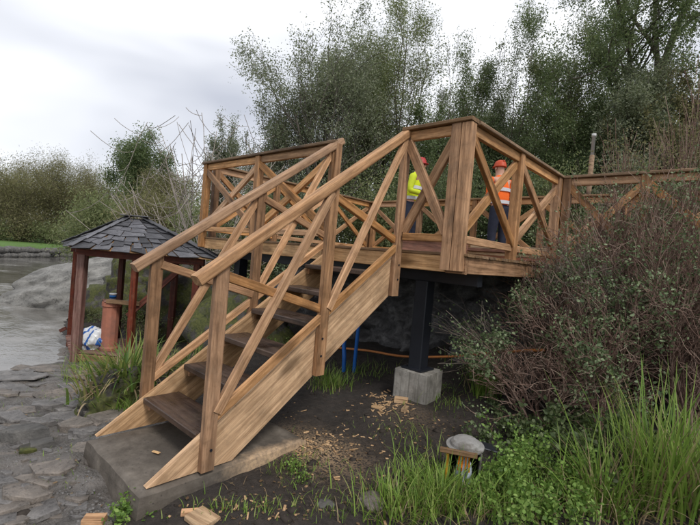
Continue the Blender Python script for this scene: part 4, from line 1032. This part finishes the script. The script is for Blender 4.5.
tree_px(425, 13.5, 96, 40, 12, M_L_DARK, 'low dark tree behind the worker in yellow', stems=4, spread=1.0, nleaf=44152, lsize=.066, jit=0.11, kids=(6, 4, 5), r0=.05, group=G, start=.08)
tree_px(468, 15.5, 38, 42, 13, M_L_GREY, 'pale grey-green tree filling the gap above the double corner post', stems=5, spread=.9, nleaf=24000, lsize=.07, jit=.14, kids=(6, 4, 5), r0=.06, group=G, start=.12, clump=3)
tree_px(512, 16.5, 48, 40, 14, M_L_OLIVE, 'olive tree filling the gap above the worker in orange', stems=5, spread=.9, nleaf=22000, lsize=.07, jit=.14, kids=(6, 4, 5), r0=.06, group=G, start=.12, clump=3)
G = 'undergrowth shrubs behind the deck'
for k, (u, t, v, w, mt, lab) in enumerate([(250, 10.5, 178, 34, M_L_OLIVE, 'olive shrub behind the left deck railing'), (305, 10.5, 172, 36, M_L_GREY, 'grey-green shrub seen through the far stair handrail'), (360, 10.5, 172, 34, M_L_OLIVE, 'olive shrub between the two stair handrails'),
        (405, 11, 160, 34, M_L_DARK, 'dark shrub left of the worker in yellow'), (460, 11, 150, 40, M_L_DARK, 'dark shrub behind the double corner post'), (515, 10.5, 150, 40, M_L_DARK, 'dark shrub behind the worker in orange'), (560, 10, 158, 36, M_L_OLIVE, 'olive shrub above the far corner of the right railing'),
        (610, 9.5, 150, 36, M_L_GREY, 'grey shrub behind the walkway railing near the pipe post'), (660, 9.0, 146, 36, M_L_BROWN, 'brownish shrub above the walkway railing'), (705, 8.5, 150, 36, M_L_GREY, 'grey shrub at the right end of the walkway railing')]):
    tree_px(u, t, v, w, 40+k, mt, lab, 'shrub', 'shrub', stems=7, spread=1.1, levels=2, nleaf=14137, lsize=.07, jit=.16, r0=.03, kids=(7, 6), start=.1, group=G, crown='leaves', trunk='stems')
# far bank
G = 'trees on the far bank of the pond'
FAR = [(-30, 44, 150, 42, M_L_BROWN, 'olive brown willow at the far left edge beyond the pond'), (15, 43, 153, 40, M_L_BROWN, 'brownish bare-topped tree above the far lawn'), (52, 47, 148, 38, M_L_BROWN, 'tall feathery brown tree behind the far lawn'), (84, 52, 150, 34, M_L_BROWN, 'feathery tree just left of the dark round tree'),
       (128, 46, 128, 38, M_L_DARK, 'dark green round-headed tree above the gazebo roof'), (163, 44, 168, 24, M_L_BROWN, 'olive tree right of the dark round-headed tree'), (105, 24, 196, 30, M_L_OLIVE, 'yellow-green bush left of the gazebo peak'), (160, 21, 192, 34, M_L_BROWN, 'yellow-green willow behind the gazebo roof'), (205, 19, 205, 30, M_L_OLIVE, 'olive bush behind the bare branches')]
for k, (u, t, v, w, mt, lab) in enumerate(FAR):
    dk = mt is M_L_DARK
    tree_px(u, t, v, w, 70+k, mt, lab, stems=2 if dk else 8, spread=1.0 if dk else .62, levels=3, nleaf=36000 if dk else 30000, lsize=.19 if dk else .19, jit=.42, r0=.12 if dk else .07, kids=(6, 4, 4), asp=.5 if dk else .22, group=G, start=.3 if dk else .12, low=.3 if dk else 0)
for k in range(8):
    u = -60+k*34; tree_px(u, 58+3*(k % 3), 172+6*(k % 2), 40, 90+k, M_L_BROWN if k % 2 else M_L_OLIVE, ['distant hazy wood tree at the far left behind the willow', 'distant tree behind the brownish bare-topped tree', 'distant tree behind the far lawn', 'distant tree behind the feathery brown tree', 'distant tree showing under the dark round-headed tree', 'distant tree behind the gazebo peak', 'distant tree behind the yellow-green willow', 'distant tree behind the bare branches'][k], stems=4, spread=.9, levels=2, nleaf=7500, lsize=.30, jit=.7, r0=.1, kids=(7, 6), start=.05, group=G)
G = 'background trees behind the deck'
for k, (u, t, v, w, mt, lab) in enumerate([(245, 21, 165, 40, M_L_OLIVE, 'background tree showing under the slim ivy-clad tree'), (300, 20, 140, 42, M_L_GREY, 'background tree between the stems of the many-stemmed tree'), (350, 21, 130, 44, M_L_OLIVE, 'background tree behind the gap between the two tall trees'), (400, 20, 110, 44, M_L_DARK, 'background tree behind the tallest leafy tree'),
        (455, 21, 84, 48, M_L_DARK, 'background tree behind the thin pale-leaved tree'), (510, 20, 74, 50, M_L_OLIVE, 'background tree behind the rounded dark tree'), (560, 20, 60, 52, M_L_DARK, 'background tree left of the great dark tree trunk'), (620, 19, 50, 56, M_L_OLIVE, 'background tree behind the great dark tree'), (680, 18, 40, 56, M_L_GREY, 'background tree behind the rusty half-bare tree'), (730, 16, 40, 50, M_L_DARK, 'background tree past the right edge')]):
    tree_px(u, t, v, w, 130+k, mt, lab, stems=5, spread=.95, levels=3, nleaf=14000, lsize=.13, jit=.32, r0=.08, kids=(6, 4, 3), start=.06, group=G)
for k, (u, t, v) in enumerate([(-35, 40, 212), (-8, 41, 216), (20, 42, 214), (48, 43, 219), (76, 44, 214), (100, 38, 222)]):
    tree_px(u, t, v, 26, 160+k, M_L_OLIVE if k % 2 else M_L_BROWN, ['low scrub at the far left under the willow', 'low scrub under the brownish bare-topped tree', 'low scrub at the back of the far lawn', 'low scrub under the tall feathery tree', 'low scrub under the dark round-headed tree', 'low scrub at the bank end beside the gazebo roof'][k], 'shrub', 'shrub', stems=8, spread=1.1, levels=2, nleaf=5000, lsize=.16, jit=.3, r0=.03, kids=(7, 6), start=.05, group='scrub on the far bank', crown='leaves', trunk='stems')
# bare pale-branched tree
p = at(222, 262, 9.5)
make_plant('bare_tree', 'leafless pale-branched tree arching between gazebo and deck', 'tree', (p[0], p[1], h1(p[0], p[1])-.1), at(200, 100, 9.5)[2]-h1(p[0], p[1]), 31, None, M_BARKP, spread=2.6, stems=15, levels=2, r0=.026, nleaf=0, kids=(5, 3), wob=.09, width=2.2, up=1.0, curl=.26, start=.3, trunk='branches', lean=(-.35, -.28, 0), minr=.0062)
# stone edging along the far bank
rg = random.Random(19)
fb = [on(2, u, 257, WATER_Z) for u in (-40, 0, 40, 75)]+[np.array([-42.5, 12.6, WATER_Z])]
edg = empty('stone_edging', tuple(fb[1]), 'low dark dry-stone edging along the far bank of the pond', 'stone wall')
bs = [rock_mesh('stone', (1, 1, .62), 60+k, M_ROCK, sub=2, amp=.3) for k in range(7)]
for k in range(100):
    f = (k//2)/49*(len(fb)-1.001); i = int(f); p = fb[i]+(fb[i+1]-fb[i])*(f-i); r_ = rg.uniform(.28, .5)
    place(bpy.data.objects.new('stone', bs[k % 7]), Matrix.Translation((p[0]+rg.uniform(-.2, .2)-.3*(k % 2), p[1]+rg.uniform(-.2, .2), WATER_Z+.10+.36*(k % 2))) @ Matrix.Rotation(rg.uniform(0, 6), 4, 'Z') @ Matrix.Scale(r_, 4), edg)

# ------------------------------------------------------------------ ground plants
def blades(rs, P, length, width, lean=.5, bend=.8, n=4, dirs=None):
    N = len(P); L = np.broadcast_to(length, (N,))*rs.uniform(.5, 1.2, N); Wd = np.broadcast_to(width, (N,))*rs.uniform(.7, 1.2, N)
    a = rs.uniform(0, 2*math.pi, N) if dirs is None else dirs
    h = np.stack([np.cos(a), np.sin(a), np.zeros(N)], -1); side = np.stack([-np.sin(a), np.cos(a), np.zeros(N)], -1)
    b2 = rs.uniform(.2, 1, N)*bend; l0 = rs.uniform(0, 1, N)*lean
    V = []
    q = P.copy(); 
    for k in range(n+1):
        f = k/n; w = Wd*(1-f**1.6)*.5+.0004
        V += [q+side*w[:, None], q-side*w[:, None]]
        th = l0+b2*f*1.6; q = q+(h*np.sin(th)[:, None]+np.array([0, 0, 1])*np.cos(th)[:, None])*(L/n)[:, None]
    V = np.stack(V, 1); k2 = 2*(n+1); b = np.arange(N)[:, None]*k2
    F = np.concatenate([np.stack([b[:, 0]+2*k, b[:, 0]+2*k+1, b[:, 0]+2*k+3, b[:, 0]+2*k+2], -1) for k in range(n)])
    return V.reshape(-1, 3), F
rs = np.random.RandomState(5)
def scatter_px(n, cu, cv, su, sv):
    out = []
    for _ in range(n):
        p = hit(rs.normal(cu, su), rs.normal(cv, sv))
        if abs(p[0]) < .55 and -.62 < p[1] < .74: continue
        if p[2] < WATER_Z+.01 or (p-CAM)@FW < 1.9: continue
        out.append(p)
    return np.array(out)
a = Acc()
for (n, cu, cv, su, sv, L, Wd) in [(380, 430, 500, 30, 14, .20, .008), (260, 480, 510, 40, 10, .20, .008), (150, 415, 470, 12, 18, .17, .007), (220, 330, 383, 9, 5, .17, .007), (160, 360, 372, 18, 4, .15, .006), (220, 295, 465, 16, 12, .07, .005), (140, 340, 505, 30, 10, .09, .005),
                                   (130, 240, 510, 30, 6, .08, .006), (240, 490, 372, 14, 10, .30, .009), (120, 440, 400, 20, 8, .12, .006), (90, 75, 375, 8, 5, .2, .008), (60, 40, 402, 18, 8, .08, .005), (100, 60, 450, 20, 25, .05, .005), (160, 560, 505, 60, 10, .22, .008), (90, 400, 430, 25, 6, .06, .004), (50, 120, 385, 10, 10, .2, .008), (60, 127, 408, 5, 4, .2, .009)]:
    P = scatter_px(n, cu, cv, su, sv)
    if len(P): a.add(*blades(rs, P-np.array([0, 0, .01]), L, Wd, .55, .9))
tag(a.obj('grass', M_GRASS), 'fresh green grass growing in patches on the soil', 'grass', kind='stuff')
a = Acc()
for (n, cu, cv, su, sv, L, Wd) in [(150, 430, 502, 34, 14, .16, .006), (160, 500, 510, 60, 10, .18, .006), (60, 330, 385, 10, 5, .12, .005), (120, 620, 505, 50, 12, .3, .008), (60, 490, 380, 16, 10, .2, .006), (70, 300, 480, 40, 20, .08, .004)]:
    P = scatter_px(n, cu, cv, su, sv)
    if len(P): a.add(*blades(rs, P-np.array([0, 0, .01]), L, Wd, 1.1, 1.3))
tag(a.obj('dry_grass', M_STRAW), 'bent straw-coloured dead grass among the green blades', 'grass', kind='stuff')
def clump(label, u, v, n, L, Wd, seed, mat=M_GRASS, dead=.0, r=.1, lean=.5, bend=.9, group=None, name='grass_clump', cat='grass clump', leaves_part='blades', dz=0, pos=None):
    rs = np.random.RandomState(seed); p = hit(u, v) if pos is None else np.array(pos); p = p+np.array([0, 0, -.01+dz])
    root = empty(name, tuple(p), label, cat, group)
    def pts(k):
        q = np.repeat(p[None], k, 0); o_ = rs.normal(size=(k, 2))*r; q[:, :2] += o_; q[:, 2] = hgrid(q[:, 0], q[:, 1])-.01+dz; return q, np.arctan2(o_[:, 1], o_[:, 0])+rs.normal(size=k)*.7
    q, dr = pts(n); A_ = Acc(); A_.add(*blades(rs, q, L, Wd, lean, bend, 6, dr)); A_.obj(leaves_part, mat, root)['kind'] = 'stuff'
    if dead:
        q, dr = pts(int(n*dead)); A_ = Acc(); A_.add(*blades(rs, q, L*.75, Wd*.9, lean*1.7, bend*1.3, 6, dr)); A_.obj('dead_blades', M_STRAW, root)['kind'] = 'stuff'
    return root
clump('tallest clump of long grass at the lower right, in front of the bush', 655, 497, 190, .78, .013, 1, dead=.35, r=.14, lean=.25, bend=.55)
clump('long grass clump at the right edge with arching dry blades', 692, 505, 150, .66, .013, 2, dead=.6, r=.13, lean=.4, bend=.9)
clump('long grass clump left of the tallest clump, with dry stems at its foot', 605, 508, 150, .52, .011, 3, dead=.5, r=.12, lean=.35, bend=.9)
clump('short spiky grass clump right of the concrete block under the twigs', 484, 394, 100, .44, .012, 4, dead=.2, r=.07, lean=.35)
clump('tuft of grass in front of the lidded tub', 440, 500, 130, .30, .010, 6, r=.11)
clump('tuft of grass at the bottom edge left of the lidded tub', 400, 515, 120, .26, .010, 7, r=.11, dead=.1)
clump('green tuft at the foot of the blue pipes', 333, 385, 90, .2, .009, 8, r=.12)
clump('spiky tuft between the mossy boulder and the stair foot', 113, 412, 26, .24, .014, 9, r=.05)
clump('strappy yellow-green leaf clump left of the stairs', 122, 386, 300, .50, .024, 10, M_CLUMP, dead=.6, r=.20, lean=.9, bend=1.0, name='leafy_clump', cat='plant', leaves_part='leaves', dz=.16, pos=(-1.72, .18, -.1))
clump('smaller strappy leaf clump behind the first far railing post', 168, 372, 90, .36, .016, 11, M_CLUMP, dead=.5, r=.18, lean=.6, name='leafy_clump', cat='plant', leaves_part='leaves')
clump('green strappy tuft by the gazebo front post', 82, 372, 50, .26, .012, 12, r=.1)

def weed(label, u, v, H, n, seed, r, mat=M_L_LIME, ls=.035, name='leafy_weed'):
    n = int(n*1.7)
    p = hit(u, v)
    rs = np.random.RandomState(seed); root = empty(name, tuple(p), label, 'weed', 'leafy weeds on the ground')
    a = Acc(); tips = []
    for _ in range(max(6, n//70)):
        o_ = rs.normal(size=2)*r; q = np.array([p[0]+o_[0], p[1]+o_[1], 0]); q[2] = h1(q[0], q[1])-.01
        hh = H*rs.uniform(.45, 1.1); d = np.array([*(rs.normal(size=2)*.25), 1.0]); pts = q+np.linspace(0, 1, 5)[:, None]*d*hh+rs.normal(size=(5, 3))*.006
        V, F = tube_np(pts, np.linspace(.0028, .001, 5), 4); a.add(V, F); tips.append(pts[1:])
    a.obj('stems', M_L_LIME, root)['kind'] = 'stuff'
    T = np.concatenate(tips); P = T[rs.randint(0, len(T), n)]+rs.normal(size=(n, 3))*np.array([.026, .026, .022])
    V, F = leaves(rs, P, ls*.72, .62, .05, True); mesh_obj('leaves', V-p, F, mat, root, WM[root])['kind'] = 'stuff'
for k, (u, v, H, n, r, ls, lab) in enumerate([(500, 490, .26, 1100, .10, .032, 'bright leafy weed right of the lidded tub'), (530, 478, .30, 1000, .12, .032, 'leafy weed beneath the arching twigs'), (515, 515, .20, 900, .12, .034, 'low bright weed at the bottom edge right of the grass tuft'), (560, 512, .2, 900, .12, .036, 'pale green weed at the bottom edge left of the dry grass'), (575, 490, .24, 600, .12, .032, 'weed patch in front of the bush stems'),
        (127, 515, .08, 260, .06, .032, 'small rosette of green weed at the slab front corner'), (150, 512, .06, 120, .05, .028, 'little weed against the front face of the slab'), (145, 375, .22, 260, .14, .035, 'yellow-green leafy weed by the far railing foot'), (268, 352, .2, 240, .12, .03, 'green weed growing behind the stair treads'), (205, 330, .22, 300, .2, .04, 'green weeds on the bank beyond the far stringer'), (300, 470, .07, 220, .1, .022, 'creeping weed beside the right edge of the slab'), (470, 395, .1, 120, .15, .022, 'sparse seedlings right of the concrete block')]):
    weed(lab, u, v, H, n, 200+k, r, ls=ls)
for k, (u, v, H, n, lab) in enumerate([(548, 455, .28, 700, 'dark ivy at the foot of the low leafy bush'), (590, 450, .32, 800, 'dark ivy between the bush stems'), (520, 445, .2, 450, 'dark creeping leaves right of the lidded tub'), (630, 455, .3, 600, 'dark ivy behind the long grass clump'), (505, 425, .14, 300, 'dark creeping leaves on the soil below the arching twigs')]):
    weed(lab, u, v, H, n, 230+k, .17, M_L_DARK, .05, 'ivy_patch')
# bank plants behind the stair (left)
for k, (u, v, H, mt, lab) in enumerate([(150, 345, .5, M_L_OLIVE, 'olive undergrowth between gazebo and far railing post'), (185, 335, .55, M_L_BROWN, 'brown bracken on the bank behind the far railing'), (225, 300, .7, M_L_OLIVE, 'olive undergrowth behind the far handrail'), (60, 300, .5, M_L_GREY, 'grey-green waterside shrub left of the gazebo'), (140, 322, .55, M_L_LIME, 'bright green undergrowth right of the gazebo middle post'), (200, 318, .6, M_L_OLIVE, 'olive scrub on the bank seen under the far handrail'), (112, 330, .4, M_L_OLIVE, 'low scrub behind the clay pipe'), (255, 335, .35, M_L_LIME, 'bright scrub seen between the stair treads')]):
    p = hit(u, v); make_plant('bank_shrub', lab, 'shrub', tuple(p), H, 300+k, mt, M_TWIG, spread=1.2, stems=9, levels=2, r0=.01, nleaf=1300, lsize=.045, jit=.07, kids=(4, 3), width=.55, group='shrubs on the pond bank', crown='leaves', trunk='stems')

# ------------------------------------------------------------------ twiggy bush on the right
G = 'twiggy bushes on the right'
def twig_bush(label, x, y, H, W_, seed, stems, nl, bark, lean=(0, 0, 0), droop=.25, lsize=.028):
    make_plant('twiggy_bush', label, 'bush', (x, y, h1(x, y)-.05), H, seed, M_L_BUSH, bark, spread=.72, stems=int(stems*.95), levels=3, r0=.013, nleaf=int(nl*.5), lsize=lsize, jit=.045, asp=.6, kids=(7, 4, 2), wob=.15, up=.85, width=W_, start=.15, lean=lean, droop=droop, group=G, crown='leaves', trunk='twigs', hexa=True, clump=7, minr=.0021, patch=True)
B = [(560, 4.5, 240, .85, M_TWIG, 24, 9000, 'twiggy bush at the left edge of the thicket, reaching under the deck'), (622, 4.6, 165, .85, M_TWIG, 40, 11000, 'tallest brown twiggy bush before the walkway railing'), (690, 4.4, 150, .9, M_TWIG, 36, 11000, 'grey twiggy bush at the right edge of the picture'),
     (548, 3.9, 330, .62, M_TWIG, 13, 6000, 'low leafy bush with bare twigs above the weeds'), (612, 3.8, 260, .6, M_TWIG, 15, 6500, 'grey-stemmed bush just behind the tall grass'), (700, 3.7, 230, .6, M_TWIG, 28, 4200, 'brown bush behind the grass at the right edge'), (655, 4.1, 178, .65, M_TWIG, 28, 8000, 'dense brown bush in the middle of the thicket'), (592, 4.3, 222, .6, M_TWIGG, 26, 8000, 'pale-stemmed bush between the left and tallest bushes')]
for k, (u, t, v, W_, bk, stn, nl, lab) in enumerate(B):
    p = at(u, 300, t); z0 = h1(p[0], p[1]); twig_bush(lab, p[0], p[1], at(u, v, t)[2]-z0, W_, 400+k, stn, nl, bk, lean=(-.12 if u < 600 else 0, 0, 0), droop=.07)
for k, (u, t, v, lab) in enumerate([(668, 5.0, 60, 'slender brown sapling rising above the walkway rail near the right edge'), (692, 4.9, 20, 'tall slender brown sapling at the right edge above the walkway rail'), (632, 5.2, 110, 'short brown sapling behind the tallest twiggy bush')]):
    p = at(u, 300, t); make_plant('sapling', lab, 'sapling', (p[0], p[1], h1(p[0], p[1])-.05), at(u, v, t)[2]-h1(p[0], p[1]), 460+k, M_L_BROWN, M_TWIG, spread=.55, stems=4, levels=2, r0=.016, nleaf=900, lsize=.035, jit=.05, kids=(7, 4), wob=.06, up=.9, width=.45, start=.3, crown='leaves', trunk='stems', minr=.0025)
p = at(560, 330, 4.3)
make_plant('arching_bramble', 'long bare arching twigs reaching left across the dark space under the deck', 'bush', (p[0], p[1], h1(p[0], p[1])-.05), 1.15, 431, M_L_BUSH, M_TWIGG, spread=.6, stems=9, levels=2, r0=.009, nleaf=500, lsize=.03, jit=.03, asp=.6, kids=(5, 3), wob=.09, up=.3, start=.35, lean=(-1.0, -.35, 0), crown='leaves', trunk='twigs', hexa=True, clump=3, minr=.002, group=G)

# ------------------------------------------------------------------ litter and clods on the soil
rs = np.random.RandomState(77)
P = np.concatenate([scatter_px(260, 350, 450, 60, 35), scatter_px(160, 450, 420, 40, 20), scatter_px(160, 260, 505, 60, 12), scatter_px(140, 560, 480, 60, 25), scatter_px(120, 60, 450, 45, 45)])
V, F = leaves(rs, P+np.array([0, 0, .008]), .028, .55, .0, True); V = V.reshape(-1, 6, 3); V[:, :, 2] = P[:, None, 2]+.006+(V[:, :, 2]-P[:, None, 2])*.25
tag(mesh_obj('leaf_litter', V.reshape(-1, 3), F, leafmat('litter', [(0.06, 0.038, 0.022), (0.13, 0.08, 0.045), (0.22, 0.15, 0.08), (0.30, 0.22, 0.12)], .15)), 'brown leaf litter strewn over the soil and shore', 'leaf litter', kind='stuff')
cm = bmesh.new(); bmesh.ops.create_icosphere(cm, subdivisions=1, radius=1.0); cV = np.array([v.co[:] for v in cm.verts]); cF = np.array([[v.index for v in f.verts] for f in cm.faces]); cm.free()
a = Acc(); P = np.concatenate([scatter_px(420, 360, 450, 70, 35), scatter_px(200, 300, 500, 90, 14), scatter_px(150, 470, 420, 40, 20)])
for p in P:
    r_ = rs.uniform(.004, .016)*(1+2*(rs.rand() < .08)); a.add(p+cV*(1+rs.uniform(-.3, .3, (len(cV), 1)))*np.array([r_, r_*rs.uniform(.7, 1.2), r_*.65]), cF)
tag(a.obj('soil_clods', simple('soil_clod', (0.035, 0.028, 0.023), .9, .5, 30, .6, .01)), 'small dark clods of soil on the bare ground', 'soil', kind='stuff')
P = np.concatenate([scatter_px(300, 70, 480, 30, 30), scatter_px(150, 100, 505, 14, 12)]); a = Acc()
for p in P:
    r_ = rs.uniform(.004, .013); a.add(p+cV*(1+rs.uniform(-.3, .3, (len(cV), 1)))*np.array([r_*1.3, r_, r_*.6]), cF)
tag(a.obj('gravel', M_SLATE), 'wet grey gravel in the mud beside the slab', 'gravel', kind='stuff')
